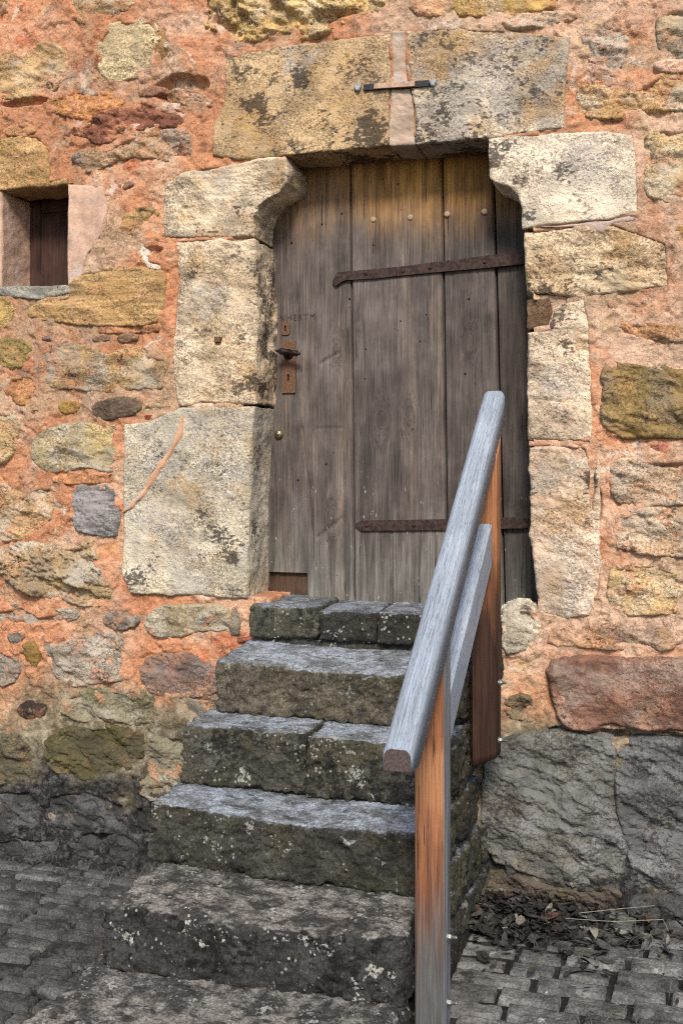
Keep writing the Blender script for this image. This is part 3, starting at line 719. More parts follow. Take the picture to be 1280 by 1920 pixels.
S([(1155,966),(1190,956),(1310,952),(1310,1040),(1240,1042),(1190,1035),(1152,1020)], (196,162,128), rough=.9, strata=.7, grey=.5, pale=.4, prot=.01)
S([(1145,1065),(1170,1052),(1230,1055),(1277,1070),(1280,1145),(1215,1152),(1165,1150),(1140,1130)], (202,170,126), rough=.8, ochre=.4, pale=.4, prot=.01)
S([(1025,1182),(1080,1176),(1170,1171),(1260,1173),(1268,1195),(1260,1218),(1190,1218),(1090,1211),(1030,1211)], (190,152,122), rough=.7, grey=.4, ochre=.3)
S([(1030,1245),(1065,1232),(1175,1237),(1310,1240),(1310,1366),(1215,1366),(1170,1361),(1140,1352),(1105,1366),(1070,1366),(1050,1350),(1035,1305)], (136,100,84), rough=.5, strata=.5, prot=.05, edge=.022, smear=.25, pale=.25)
S([(940,1150),(962,1134),(995,1137),(1010,1160),(1010,1210),(980,1220),(942,1222)], (202,190,168), rough=.7, pale=.5, prot=.02, smear=.1)
S([(948,1310),(985,1302),(998,1330),(980,1350),(952,1345)], (150,132,104), rough=.9, prot=.008)
S([(922,1400),(940,1386),(1000,1376),(1080,1376),(1152,1386),(1154,1460),(1149,1515),(1174,1582),(1168,1645),(1090,1660),(1060,1656),(990,1632),(915,1606),(905,1540),(908,1440)], (120,119,115), rough=1.0, grey=.7, crust=.45, moss=.3, prot=.034, smear=0, edge=.016, tilt=-.006)
S([(1160,1384),(1310,1392),(1310,1672),(1240,1674),(1195,1664),(1180,1605),(1168,1560),(1154,1490)], (104,104,103), rough=1.0, grey=.5, crust=.8, prot=.036, smear=0, edge=.016, tilt=-.006)
S([(1175,1680),(1230,1672),(1310,1684),(1310,1735),(1180,1722)], (78,76,74), rough=1.0, prot=.06, smear=0)
S([(905,1648),(960,1632),(1010,1655),(1065,1664),(1160,1652),(1168,1700),(1060,1710),(950,1715),(905,1710)], (98,88,79), rough=1.1, moss=.5, prot=.03, smear=0, edge=.022)

# --- the wall goes on to either side of the view
rs = random.Random(21)
for xa, xb in ((-3.0, -1.80), (1.27, 2.45)):
    z = 0.02
    while z < 3.45:
        hh_ = rs.uniform(0.14, 0.26); x = xa + rs.uniform(-.1, .05)
        while x < xb - 0.08:
            ww = min(rs.uniform(0.16, 0.42), xb - x)
            if ww > 0.1 and rs.random() < 0.9:
                cx0, cz0 = x + ww / 2, z + hh_ / 2
                pts = [(cx0 + (ww / 2 - .02) * math.copysign(abs(math.cos(a)) ** .55, math.cos(a)) * rs.uniform(.84, 1.02), cz0 + (hh_ / 2 - .014) * math.copysign(abs(math.sin(a)) ** .55, math.sin(a)) * rs.uniform(.8, 1.02)) for a in np.linspace(0, 2 * math.pi, 11, endpoint=False)]
                c = rs.choice([(200,168,122), (182,150,106), (204,178,136), (176,138,86), (160,146,130)]) if z > .55 else rs.choice([(98,94,84), (112,106,94), (84,82,76)])
                rubble(pts, c, wall, world=True, RES=0.011, rough=rs.uniform(.4, 1.0), strata=rs.uniform(.2, .8), prot=rs.uniform(.004, .016), ochre=rs.uniform(0, .6), pale=rs.uniform(0, .6), grey=rs.uniform(0, .5), smear=.5 if z > .55 else 0)
            x += ww
        z += hh_
# --- dressed stones round the door
D_ = lambda pts, col, **k: dressed(pts, col, surround, **k)
D_([(400,292),(400,235),(422,190),(424,112),(460,100),(570,82),(690,68),(731,65),(734,150),(728,200),(728,274),(690,278),(620,285),(545,292),(440,301)], (204,172,130), name='lintel_stone', spots=[(0,700,250,55),(0,660,268,50),(0,480,205,30),(0,560,150,26),(1,470,230,60),(1,640,200,50),(2,560,110,50)], rough=.15, ochre=.4, crust=.75, prot=.016, sm=0, grey=.15)
D_([(762,58),(850,55),(960,60),(1070,70),(1062,150),(1056,240),(1000,250),(960,255),(915,259),(850,265),(780,272),(778,200),(768,150)], (210,192,168), name='lintel_stone', spots=[(0,830,215,42),(0,880,250,45),(0,800,250,40),(1,820,95,52),(1,900,80,45),(1,900,230,30),(2,950,130,80),(2,880,160,50)], rough=.35, ochre=.75, grey=.5, crust=.75, prot=.014, sm=0)
D_([(733,58),(760,58),(766,150),(776,200),(777,271),(730,275),(731,200),(736,150)], (184,160,140), name='mortar_joint', mat='plaster', rough=.35, prot=.008, sm=0, er=.006)
D_([(312,345),(345,322),(420,312),(500,298),(535,293),(541,308),(543,325),(540,344),(522,362),(497,376),(485,390),(480,410),(478,446),(420,446),(310,448),(308,400)], (226,204,174), rough=.45, spots=[(1,350,405,28),(1,520,340,32),(1,500,420,26),(0,560,370,22),(2,420,340,50)], strata=.9, ochre=.35, prot=.02, er=.012, smear=.15, crust=.1)
D_([(330,452),(400,449),(478,449),(481,500),(486,560),(484,640),(485,700),(482,757),(400,758),(337,761),(326,700),(328,600),(335,520)], (220,197,167), rough=.5, spots=[(0,480,500,24),(0,486,560,26),(0,488,650,28),(0,484,720,24),(1,470,700,40),(2,400,560,45),(1,370,480,30)], strata=.3, ochre=.3, pits=1.0, prot=.016, crust=.4, er=.018, wob=.010)
D_([(235,795),(280,790),(320,770),(345,764),(480,762),(473,850),(469,950),(467,1050),(466,1124),(400,1119),(300,1116),(246,1112),(231,1080),(233,950)], (214,200,174), rough=.2, spots=[(0,300,860,16),(0,430,1010,40),(0,420,900,26),(1,350,910,45),(1,345,1030,18),(2,280,960,55),(2,400,820,60),(0,260,1080,24)], strata=.1, ochre=.35, pale=.5, grey=.35, prot=.022, er=.018, wob=.006, crust=.15)
D_([(915,260),(980,255),(1055,250),(1140,247),(1186,256),(1192,300),(1195,400),(1140,412),(1065,419),(985,428),(979,430),(978,390),(972,368),(955,352),(930,345),(918,334)], (248,226,198), spots=[(0,930,300,30),(0,948,275,22),(0,1052,328,16),(0,990,400,18),(2,1100,300,60)], rough=.2, pale=.5, crust=.45, prot=.02, er=.01, smear=.05)
D_([(980,434),(1065,426),(1150,420),(1200,440),(1248,455),(1254,538),(1200,545),(1100,558),(1000,554),(986,546),(982,490)], (216,191,158), rough=.8, spots=[(0,1010,540,32),(0,1070,512,30),(0,1140,500,26),(1,1150,450,50),(0,1000,470,22)], strata=.6, ochre=.4, crust=.35, prot=.012, er=.018, wob=.008, smear=.15)
D_([(986,562),(1030,558),(1038,585),(1028,612),(988,617)], (112,88,66), rough=.5, crust=.6, prot=-.004, er=.016, wob=.006)
D_([(988,624),(1028,618),(1044,572),(1094,562),(1103,600),(1108,700),(1110,822),(1050,828),(990,824),(988,720)], (222,198,170), rough=.6, spots=[(0,1040,595,24),(0,1060,640,18),(0,1000,760,16),(1,1080,640,24),(2,1050,720,40)], pits=1.0, crust=.3, prot=.014, er=.016, wob=.006, smear=.1)
D_([(990,838),(1050,835),(1098,838),(1104,860),(1104,950),(1112,960),(1118,850),(1124,860),(1126,1080),(1106,1156),(1060,1161),(1012,1150),(1003,1080),(993,1000)], (224,198,172), rough=.55, spots=[(2,1010,900,40),(1,1060,960,50),(0,1108,900,14),(2,1080,1120,36)], ochre=.3, pale=.4, prot=.012, er=.016, wob=.009, smear=.25)
D_([(990,826),(1050,830),(1108,824),(1108,836),(1050,834),(990,837)], (186,140,112), name='mortar_joint', mat='plaster', rough=.05, prot=.002, sm=0, er=.004)
D_([(1000,426),(1060,422),(1140,414),(1190,404),(1192,414),(1150,420),(1130,440),(1112,434),(1100,424),(1040,428)], (182,160,150), name='mortar_joint', mat='plaster', rough=.05, prot=.02, sm=0, er=.006, depth=.05)
# mended crack across the big jamb stone
def ribbon(name, px, width, col, parent, y, mat='plaster'):
    c = resample_open(np.array([P(u, v) for u, v in px]), 0.008); n = len(c)
    tg = np.gradient(c, axis=0); tg /= np.linalg.norm(tg, axis=1)[:, None]; nm = np.stack([-tg[:, 1], tg[:, 0]], 1)
    p3 = np.stack([c[:, 0], 0 * c[:, 0], c[:, 1]], 1); wv = width * (1 + 0.9 * fbm(p3, 22, 2)) * np.sqrt(np.clip(np.minimum(np.arange(n), n - 1 - np.arange(n)) / 5, 0.1, 1))
    V, F = [], []
    for j, s in enumerate((-1, -.6, 0, .6, 1)):
        q = c + nm * (s * wv)[:, None]; yy = y + (0.014 if abs(s) == 1 else (0.002 if s else 0.0)); V.append(np.stack([q[:, 0], np.full(n, yy), q[:, 1]], 1))
    V = np.vstack(V)
    for j in range(4):
        for i in range(n - 1): F.append((j * n + i, j * n + i + 1, (j + 1) * n + i + 1, (j + 1) * n + i))
    if np.cross(V[F[0][1]] - V[F[0][0]], V[F[0][2]] - V[F[0][0]])[1] > 0: F = [f[::-1] for f in F]
    o = mk(name, V, F, M[mat], parent); o.color = lin(*col); return o
def resample_open(p, step):
    L = np.r_[0, np.cumsum(np.linalg.norm(np.diff(p, axis=0), axis=1))]; s = np.linspace(0, L[-1], max(4, int(L[-1] / step)))
    return np.stack([np.interp(s, L, p[:, 0]), np.interp(s, L, p[:, 1])], 1)
ribbon('mended_crack', [(347,778),(340,812),(326,842),(300,880),(276,920),(250,948),(234,960)], 0.015, (206,160,128), surround, -0.022)

box_q = [P(430, 1000, .02)[0], P(512, 1000, .02)[0]]
rough_block('mortar_joint', [(box_q[0], .014, .93, 1.058), (box_q[1] - .012, .014, .93, 1.058), (box_q[1], .25, .93, 1.058), (box_q[0], .25, .93, 1.058)], 'mortar', surround, res=.008, r=.01, amp_top=.003, amp_side=.004)
# --- iron cramp across the lintel joint
cr = [P(668,158), P(820,150)]
def strip(u0, v0, u1, v1, hw, y0, y1, bev=0.002):
    a, b = np.array(P(u0, v0)), np.array(P(u1, v1)); t = (b - a) / np.linalg.norm(b - a); n = np.array([-t[1], t[0]])
    return prism_y([a - n * hw, b - n * hw, b + n * hw, a + n * hw], y0, y1, bev)
V, F = strip(684, 167, 806, 159, 0.011, -0.020, 0.02); mk('iron_cramp', V, F, M['slate'], surround, False)
V, F = strip(704, 166, 780, 161, 0.0095, -0.027, 0.0); mk('cramp_mortar', V, F, M['pinkmortar'], surround, False)
for u, v in ((673, 167), (813, 158)):
    x, z = P(u, v); ang = np.linspace(0, 2 * np.pi, 12, endpoint=False)
    V, F = prism_y([(x + 0.013 * math.cos(a) * (1 + .2 * math.sin(3 * a)), z + 0.015 * math.sin(a)) for a in ang], -0.026, 0.0, 0.004); mk('lead_plug', V, F, M['lead'], surround, False)
V, F = strip(407, 638, 418, 638, 0.011, -0.030, 0.0); mk('iron_pin', V, F, M['rust'], surround, False)

# --- window: plastered reveal, grey sill, brown shutter behind
W_ = lambda pts, col, **k: dressed(pts, col, window, mat='plaster', rough=.04, strata=0, **k)
W_([(128,345),(196,350),(204,390),(190,440),(166,475),(152,530),(128,536)], (200,164,142), name='reveal', depth=.3, prot=.008, er=.006, wob=.003, sm=0)
W_([(-70,352),(4,357),(4,540),(-70,545)], (206,170,146), name='reveal', depth=.3, prot=.006, er=.012, wob=.004, sm=0)
dressed([(-70,262),(45,256),(70,257),(88,275),(95,300),(97,340),(128,334),(128,348),(60,352),(4,357),(-70,360)], (204,164,114), window, name='window_lintel', depth=.3, prot=.012, rough=.5, strata=.5, ochre=.6, er=.012, wob=.008, smear=.3)
dressed([(-70,538),(4,537),(128,534),(142,537),(142,548),(100,556),(75,563),(20,557),(-70,560)], (156,152,142), window, name='window_sill', depth=.3, prot=.012, rough=.3, strata=.1, er=.010, wob=.004, pale=.4, grey=.4, moss=.3)

# --- mortar bed of the wall, with the openings cut out
DOOR_CUT = poly_w([(500,300),(525,285),(545,272),(905,245),(930,250),(930,322),(948,332),(968,342),(986,362),(994,400),(1000,440),(1000,1000),(1008,1140),(940,1150),(480,1150),(478,1122),(452,1108),(456,800),(466,450),(474,385)])
WIN_CUT = poly_w([(-30,350),(136,345),(136,540),(-30,545)])
def make_mortar():
    def axis(lo, hi, f, far):
        a = np.arange(lo, hi, f); t = np.r_[np.arange(1, 64) * 0.02, 1.26 + np.cumsum(0.04 * 1.3 ** np.arange(7))]
        return np.r_[(lo - t)[::-1], a, hi + t]
    xs = axis(-1.78, 1.22, 0.0055, 30)
    zs = np.r_[np.arange(-0.25, 3.55, 0.0055), 3.55 + np.cumsum(0.012 * 1.25 ** np.arange(16))]
    X, Z = np.meshgrid(xs, zs); x, z = X.ravel(), Z.ravel(); n = len(x)
    p3 = np.stack([x, 0 * x, z], 1); p2 = np.stack([x, z], 1)
    h = 0.000 + 0.011 * fbm(p3, 3.2, 3) + 0.014 * fbm(p3, 13, 4, 0.6, 2) + 0.005 * (0.3 - billow(p3, 30, 3, 0.55, 3)) + 0.0025 * fbm(p3, 85, 2, 0.5, 4)
    t = fbm(p3, 5.5, 4, 0.55, 5); h += 0.009 * (sst(t, -0.02, 0.03) - 0.5)                # broken skins of pointing
    t = fbm(p3, 11, 3, 0.55, 6); h += 0.005 * (sst(t, 0.05, 0.09))
    low = sst(z, 0.60, 0.35); h += low * (0.016 + 0.034 * fbm(p3, 6, 4, 0.6, 7) + 0.012 * (0.3 - billow(p3, 16, 3, 0.6, 9)))
    def dent(u, v, ru, rv, dep):
        cx, cz = P(u, v); r2 = ((x - cx) / (ru / 500)) ** 2 + ((z - cz) / (rv / 500)) ** 2 + 0.5 * fbm(p3, 14, 3, 0.5, 8)
        return -dep * sst(r2, 1.3, 0.55)
    h += dent(335, 165, 62, 26, 0.045) + dent(50, 192, 55, 8, 0.03) + dent(288, 470, 22, 8, 0.025) + dent(1105, 1375, 70, 12, 0.04) + dent(1215, 1380, 70, 12, 0.04)
    h += dent(1120, 945, 8, 30, 0.02) + dent(930, 1640, 18, 50, 0.05) + dent(210, 1575, 60, 14, 0.03)
    for poly, e in POLYS:
        lo, hi = poly.min(0) - 0.02, poly.max(0) + 0.02
        k = np.where((x > lo[0]) & (x < hi[0]) & (z > lo[1]) & (z < hi[1]))[0]
        if len(k) == 0: continue
        d = sdist(p2[k], poly); h[k] -= 0.05 * (sst(d, 0.014, 0.04) if e > 0.0125 else sst(d, 0.003, 0.016))
    keep = np.ones(n, bool)
    for cut in (DOOR_CUT, WIN_CUT):
        keep &= sdist(p2, cut) < 0
    V = np.stack([x, -h, z], 1); F = grid_faces(len(xs), len(zs), keep)
    V, F, _ = compact(V, F)
    return mk('mortar', V, F, M['mortar'], wall)
make_mortar()
# masonry behind the face, so that no light comes through the openings
def box(name, x0, x1, y0, y1, z0, z1, mat, parent):
    V = np.array([(x, y, z) for z in (z0, z1) for y in (y0, y1) for x in (x0, x1)])
    F = [(0, 2, 3, 1), (4, 5, 7, 6), (0, 1, 5, 4), (1, 3, 7, 5), (3, 2, 6, 7), (2, 0, 4, 6)]
    return mk(name, V, F, M[mat], parent, False)
box('wall_core', -4.2, 3.8, 0.36, 0.6, -0.3, 4.3, 'mortar', wall)

# ================================================================== the door
door = empty('door', (0, 0.2, 1.04), house)
DY = 0.19
def wood_plank(name, left, right, ztop, zbot, y, mat, parent, cut=None, grooves=(), scars=(), tone=1.0, dx=0.0035, dz=0.007, thick=0.03, knot=None):
    """left/right: ((x at bottom), (x at top)) edges of a plank whose grain runs upwards"""
    nx = max(6, int((right[0] - left[0]) / dx)); nz = int((ztop - zbot) / dz)
    s, t = np.meshgrid(np.linspace(0, 1, nx), np.linspace(0, 1, nz)); s, t = s.ravel(), t.ravel()
    xl = left[0] * (1 - t) + left[1] * t; xr = right[0] * (1 - t) + right[1] * t
    x = xl + (xr - xl) * s; z = zbot + (ztop - zbot) * t
    _sid[0] += 1; sd = _sid[0] * 2.1
    gx = x.copy(); kz3 = 0 * x
    if knot:
        for kx, kz, ks in knot:
            r2 = ((x - kx) ** 2 + ((z - kz) * 0.45) ** 2) / ks ** 2; gx = gx - (x - kx) * 0.85 * np.exp(-r2); kz3 = kz3 + 0.09 * np.exp(-r2 * 1.6)
    p = np.stack([gx * 85, 0 * x, z * 2.2], 1)
    h = 0.0022 * fbm(p, 1.0, 3, 0.6, sd) + 0.003 * fbm(np.stack([x * 5, 0 * x, z * 1.5], 1), 1.0, 2, 0.5, sd)
    cr_ = fbm(np.stack([gx * 55, 0 * x, z * 1.1], 1), 1.0, 2, 0.5, sd + 2); h -= 0.004 * sst(cr_, 0.34, 0.44)
    e = np.minimum(x - xl, xr - x); h -= 0.010 * (1 - np.clip(e / 0.006, 0, 1)) ** 2
    for gpts, gw, gd in grooves:
        gz = [q[1] for q in gpts]; gxx = np.interp(z, gz, [q[0] for q in gpts]); on = (z > gz[0]) & (z < gz[-1])
        h -= on * gd * np.exp(-((x - gxx - 0.003 * fbm(np.stack([0 * x, 0 * x, z * 9], 1), 1.0, 2)) / gw) ** 2)
    for a_, b_, gw, gd in scars:
        ex, ez = b_[0] - a_[0], b_[1] - a_[1]; tt = np.clip(((x - a_[0]) * ex + (z - a_[1]) * ez) / (ex * ex + ez * ez), 0, 1)
        h -= gd * np.exp(-(((x - a_[0] - tt * ex) ** 2 + (z - a_[1] - tt * ez) ** 2) / gw ** 2))
    V = np.stack([x, y - h, z], 1)
    keep = np.ones(len(x), bool)
    if cut is not None: keep = ~cut(x, z)
    F = grid_faces(nx, nz, keep)
    # sides: push the outermost column back to the plank's thickness
    side = (s == 0) | (s == 1); 
    V[side, 1] = y + thick
    gr = np.stack([z, gx, kz3], 1)
    V, F, gr = compact(V, F, gr)
    o = mk(name, V, F, M[mat], parent, attrs={'grain': gr}); o['tone'] = tone
    return o
ZT = P(700, 262, DY)[1] + 0.04
ZB = P(700, 1140, DY)[1] - 0.01
def ux(u, v): return P(u, v, DY)[0]
e0 = (ux(490, 1130), ux(490, 290)); e1 = (ux(665, 1130), ux(656, 290)); e2 = (ux(839, 1130), ux(827, 290)); e3 = (ux(945, 1130), ux(921, 290)); e4 = (ux(1040, 1130), ux(1030, 290))
gp = 0.002
nx_, nz_ = P(576, 1076, DY)
kn = lambda u, v, s: (*P(u, v, DY), s)
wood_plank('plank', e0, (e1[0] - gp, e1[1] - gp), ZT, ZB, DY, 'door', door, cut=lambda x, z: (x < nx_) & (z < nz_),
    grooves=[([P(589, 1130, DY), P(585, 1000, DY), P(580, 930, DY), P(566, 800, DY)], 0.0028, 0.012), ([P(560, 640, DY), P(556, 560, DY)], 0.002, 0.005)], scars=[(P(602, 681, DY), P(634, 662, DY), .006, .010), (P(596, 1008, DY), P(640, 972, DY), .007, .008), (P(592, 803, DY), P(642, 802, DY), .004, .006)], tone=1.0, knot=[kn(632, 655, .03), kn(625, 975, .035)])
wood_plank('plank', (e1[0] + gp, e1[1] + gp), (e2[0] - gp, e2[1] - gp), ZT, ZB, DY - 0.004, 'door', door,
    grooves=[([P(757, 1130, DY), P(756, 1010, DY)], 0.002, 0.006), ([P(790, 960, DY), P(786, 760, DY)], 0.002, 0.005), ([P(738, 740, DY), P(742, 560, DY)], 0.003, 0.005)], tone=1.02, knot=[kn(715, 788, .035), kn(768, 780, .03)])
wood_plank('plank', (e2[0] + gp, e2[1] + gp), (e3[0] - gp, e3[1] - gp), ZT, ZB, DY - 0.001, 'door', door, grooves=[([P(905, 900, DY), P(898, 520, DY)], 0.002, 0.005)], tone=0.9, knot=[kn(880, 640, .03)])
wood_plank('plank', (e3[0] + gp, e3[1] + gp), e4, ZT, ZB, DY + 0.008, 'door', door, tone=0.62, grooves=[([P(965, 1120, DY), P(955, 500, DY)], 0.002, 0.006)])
wood_plank('patch_board', (ux(492, 1130), ux(492, 1130)), (ux(585, 1130), ux(585, 1130)), nz_ + 0.03, ZB, DY + 0.022, 'patch', door)
box('door_back', ux(480, 1130), ux(1045, 1130), DY + 0.045, DY + 0.07, ZB, ZT, 'hole', door)
for u, v in ((683, 655), (684, 710), (728, 618), (730, 655), (749, 602), (548, 455), (640, 400), (790, 640), (880, 560), (702, 460), (718, 336), (745, 345), (560, 900), (610, 870), (742, 520), (870, 700), (690, 870), (800, 590), (600, 420), (655, 560)):
    V, F = lathe([(0.0032, 0.004), (0.0032, -0.001)], 8); V += np.array(PX(u + random.uniform(-3, 3), v, DY - 0.004)); mk('nail_hole', V, F, M['hole'], door)
# wooden pegs
for u, v in ((700, 412), (769, 408), (838, 402), (908, 397)):
    V, F = lathe([(0.0118, 0.004), (0.0118, -0.004), (0.0098, -0.007), (0.005, -0.0085)], 16); V += np.array(PX(u, v, DY - 0.002))
    mk('peg', V, F, M['peg'], door)
# strap hinges
def strap(name, pts_top, pts_bot, y, rivets, sag=0.0):
    top = [P(u, v, y) for u, v in pts_top]; bot = [P(u, v, y) for u, v in pts_bot]
    V, F = prism_y(top + bot[::-1], y - 0.007, y + 0.004, 0.0018)
    n = len(top) * 2
    F = [f for f in F if len(f) == 4]; m = len(top); r0 = 2 * n
    for i in range(m - 1): F.append((r0 + i, r0 + i + 1, r0 + n - 2 - i, r0 + n - 1 - i))
    o = mk(name, V, F, M['iron'], door, False)
    for u, v in rivets:
        V, F = lathe([(0.0085, 0.003), (0.0085, -0.001), (0.006, -0.005), (0.002, -0.0065)], 12); V += np.array(PX(u, v, y - 0.006)); mk('rivet', V, F, M['iron'], door)
    return o
strap('strap_hinge', [(623,529),(633,511),(645,510),(700,505),(760,499),(830,490),(900,481),(985,472)], [(629,537),(640,529),(647,526),(700,523),(760,517),(830,510),(900,504),(985,495)], DY - 0.008, [(687, 513), (755, 508), (806, 502), (908, 491)])
strap('strap_hinge', [(667,982),(677,976),(750,975),(850,973),(1000,969)], [(667,987),(677,995),(750,995),(850,993),(1000,990)], DY - 0.008, [(687, 985), (775, 985)])
# lock furniture
def plate(name, u0, v0, u1, v1, y, mat, round_=0.004, n=5):
    x0, z1 = P(u0, v0, y); x1, z0 = P(u1, v1, y); o = []
    for cx, cz, a0 in ((x1 - round_, z1 - round_, 0), (x0 + round_, z1 - round_, 90), (x0 + round_, z0 + round_, 180), (x1 - round_, z0 + round_, 270)):
        for k in range(n): a = R(a0 + 90 * k / (n - 1)); o.append((cx + round_ * math.cos(a), cz + round_ * math.sin(a)))
    V, F = prism_y(o, y - 0.003, y + 0.003, 0.001); return mk(name, V, F, M[mat], door, False)
def keyhole(u, v, y, s=1.0):
    x, z = P(u, v, y); o = [(x + 0.0052 * s * math.cos(a), z + 0.006 * s + 0.0052 * s * math.sin(a)) for a in np.linspace(R(-60), R(240), 14)] + [(x - 0.003 * s, z - 0.013 * s), (x + 0.003 * s, z - 0.013 * s)]
    V, F = prism_y(o, y - 0.0042, y, 0.0); mk('keyhole', V, F, M['hole'], door, False)
plate('handle_plate', 529, 640, 554, 737, DY - 0.005, 'rust', 0.003)
keyhole(541, 707, DY - 0.005, 1.1)
plate('keyhole_plate', 528, 604, 543, 628, DY - 0.004, 'rust', 0.010)
keyhole(535.5, 615, DY - 0.004, 0.9)
hx, hy, hz = PX(541, 664, DY - 0.008)
V, F = lathe([(0.021, 0.004), (0.021, -0.006), (0.014, -0.012), (0.009, -0.014), (0.009, -0.05), (0.004, -0.056)], 20); V += np.array((hx, hy, hz)); mk('handle_rose', V, F, M['black'], door)
prof = [(0.002, -0.040), (0.004, -0.038), (0.005, -0.034), (0.003, -0.031), (0.008, -0.026), (0.0125, -0.018), (0.0135, -0.008), (0.0125, 0.0), (0.0105, 0.012), (0.0105, 0.036), (0.0125, 0.040), (0.0125, 0.044), (0.008, 0.047), (0.0125, 0.051), (0.0125, 0.055), (0.006, 0.058), (0.0065, 0.064), (0.003, 0.069)]
V, F = lathe(prof, 18, 'x'); V = V @ rotm('Y', 9).T; V += np.array((hx + 0.002, hy - 0.050, hz + 0.004)); mk('door_handle', V, F, M['black'], door)
kx, ky, kz = PX(523, 814, DY - 0.002)
V, F = lathe([(0.019, 0.004), (0.019, -0.004), (0.016, -0.008), (0.0135, -0.012), (0.011, -0.014), (0.006, -0.014), (0.005, -0.019), (0.002, -0.020)], 20); V += np.array((kx, ky, kz)); mk('lock_knob', V, F, M['brass'], door)
# lettering scratched into the first plank
fc = bpy.data.curves.new('carved_letters', 'FONT'); fc.body = 'NHERTM'; fc.size = 0.034; fc.extrude = 0.0006; fc.space_character = 1.25
fo = bpy.data.objects.new('carved_letters', fc); COL.objects.link(fo); fc.materials.append(M['carve']); fo.parent = door
cx_, cz_ = P(524, 601, DY)
fc.offset = -0.0006
fo.location = Vector((cx_, DY - 0.0045, cz_)) - wloc(door); fo.rotation_euler = (R(90), 0, 0)
bpy.context.view_layer.update()
lm = bpy.data.meshes.new_from_object(fo.evaluated_get(bpy.context.evaluated_depsgraph_get()))
lo_ = bpy.data.objects.new('carved_lettering', lm); COL.objects.link(lo_); lo_.parent = door; lo_.location = fo.location; lo_.rotation_euler = fo.rotation_euler
bpy.data.objects.remove(fo)
# shutter in the little window
wx0, wz0 = P(20, 545, 0.2); wx1, wz1 = P(150, 375, 0.2)
wood_plank('shutter', (wx0 - .1, wx0 - .1), (wx1, wx1), wz1 + .08, wz0 - .03, 0.215, 'panel', window)
sx = P(76, 400, 0.2)[0]
wood_plank('shutter_stile', (wx0 - .06, wx0 - .06), (sx, sx), wz1 + .08, wz0 - .03, 0.205, 'panel', window)
sz = P(80, 399, 0.2)[1]
wood_plank('shutter_rail', (sx + .001, sx + .001), (wx1, wx1), wz1 + .08, sz, 0.206, 'panel', window)

# ================================================================== the stairs
stairs = empty('stone_staircase', (-0.2, -0.6, float(GZ(-0.2, -0.6))))
tag(stairs, 'worn grey sandstone steps with lichen leading up to the plank door', 'stairs')
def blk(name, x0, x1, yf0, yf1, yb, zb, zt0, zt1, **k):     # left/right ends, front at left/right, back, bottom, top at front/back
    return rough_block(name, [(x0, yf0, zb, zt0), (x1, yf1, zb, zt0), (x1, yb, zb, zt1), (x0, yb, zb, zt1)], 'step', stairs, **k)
def uy(u, y): return P(u, 900, y)[0]
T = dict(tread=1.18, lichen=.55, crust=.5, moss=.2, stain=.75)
# threshold
yt = -0.055
for u0, u1, dz in ((466, 596, .004), (597, 705, -.006), (706, 822, -.004), (823, 936, .0)):
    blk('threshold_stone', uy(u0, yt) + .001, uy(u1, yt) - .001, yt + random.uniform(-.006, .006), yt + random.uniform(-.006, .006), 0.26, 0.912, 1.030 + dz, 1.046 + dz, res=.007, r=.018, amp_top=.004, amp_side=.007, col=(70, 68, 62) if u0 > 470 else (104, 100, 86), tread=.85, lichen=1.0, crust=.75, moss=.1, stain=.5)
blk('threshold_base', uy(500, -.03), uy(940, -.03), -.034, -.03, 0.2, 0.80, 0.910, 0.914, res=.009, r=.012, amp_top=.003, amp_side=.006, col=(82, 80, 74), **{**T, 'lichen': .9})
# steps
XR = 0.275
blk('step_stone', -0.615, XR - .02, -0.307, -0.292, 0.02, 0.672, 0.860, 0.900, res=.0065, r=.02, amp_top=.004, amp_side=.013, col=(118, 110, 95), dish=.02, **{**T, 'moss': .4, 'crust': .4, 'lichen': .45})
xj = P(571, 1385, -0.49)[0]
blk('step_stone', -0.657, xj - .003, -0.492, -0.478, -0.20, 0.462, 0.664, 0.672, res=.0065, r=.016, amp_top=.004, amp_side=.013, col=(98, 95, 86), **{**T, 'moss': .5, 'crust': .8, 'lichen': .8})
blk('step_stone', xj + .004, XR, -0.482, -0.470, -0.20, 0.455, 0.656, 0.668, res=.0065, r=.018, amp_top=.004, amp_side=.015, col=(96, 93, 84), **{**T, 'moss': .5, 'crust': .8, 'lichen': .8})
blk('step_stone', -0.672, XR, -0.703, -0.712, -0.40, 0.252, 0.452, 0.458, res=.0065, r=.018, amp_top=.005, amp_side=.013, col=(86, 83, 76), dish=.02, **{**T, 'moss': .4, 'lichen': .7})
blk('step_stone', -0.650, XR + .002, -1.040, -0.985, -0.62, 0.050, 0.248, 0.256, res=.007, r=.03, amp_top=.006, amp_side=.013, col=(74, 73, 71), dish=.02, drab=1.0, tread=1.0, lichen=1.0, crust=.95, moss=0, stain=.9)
blk('step_stone', -0.700, XR + .004, -1.52, -1.46, -0.92, -0.20, 0.046, 0.056, res=.009, r=.03, amp_top=.007, amp_side=.013, col=(74, 73, 71), drab=1.0, tread=1.0, lichen=1.0, crust=.8, moss=0, stain=.9)
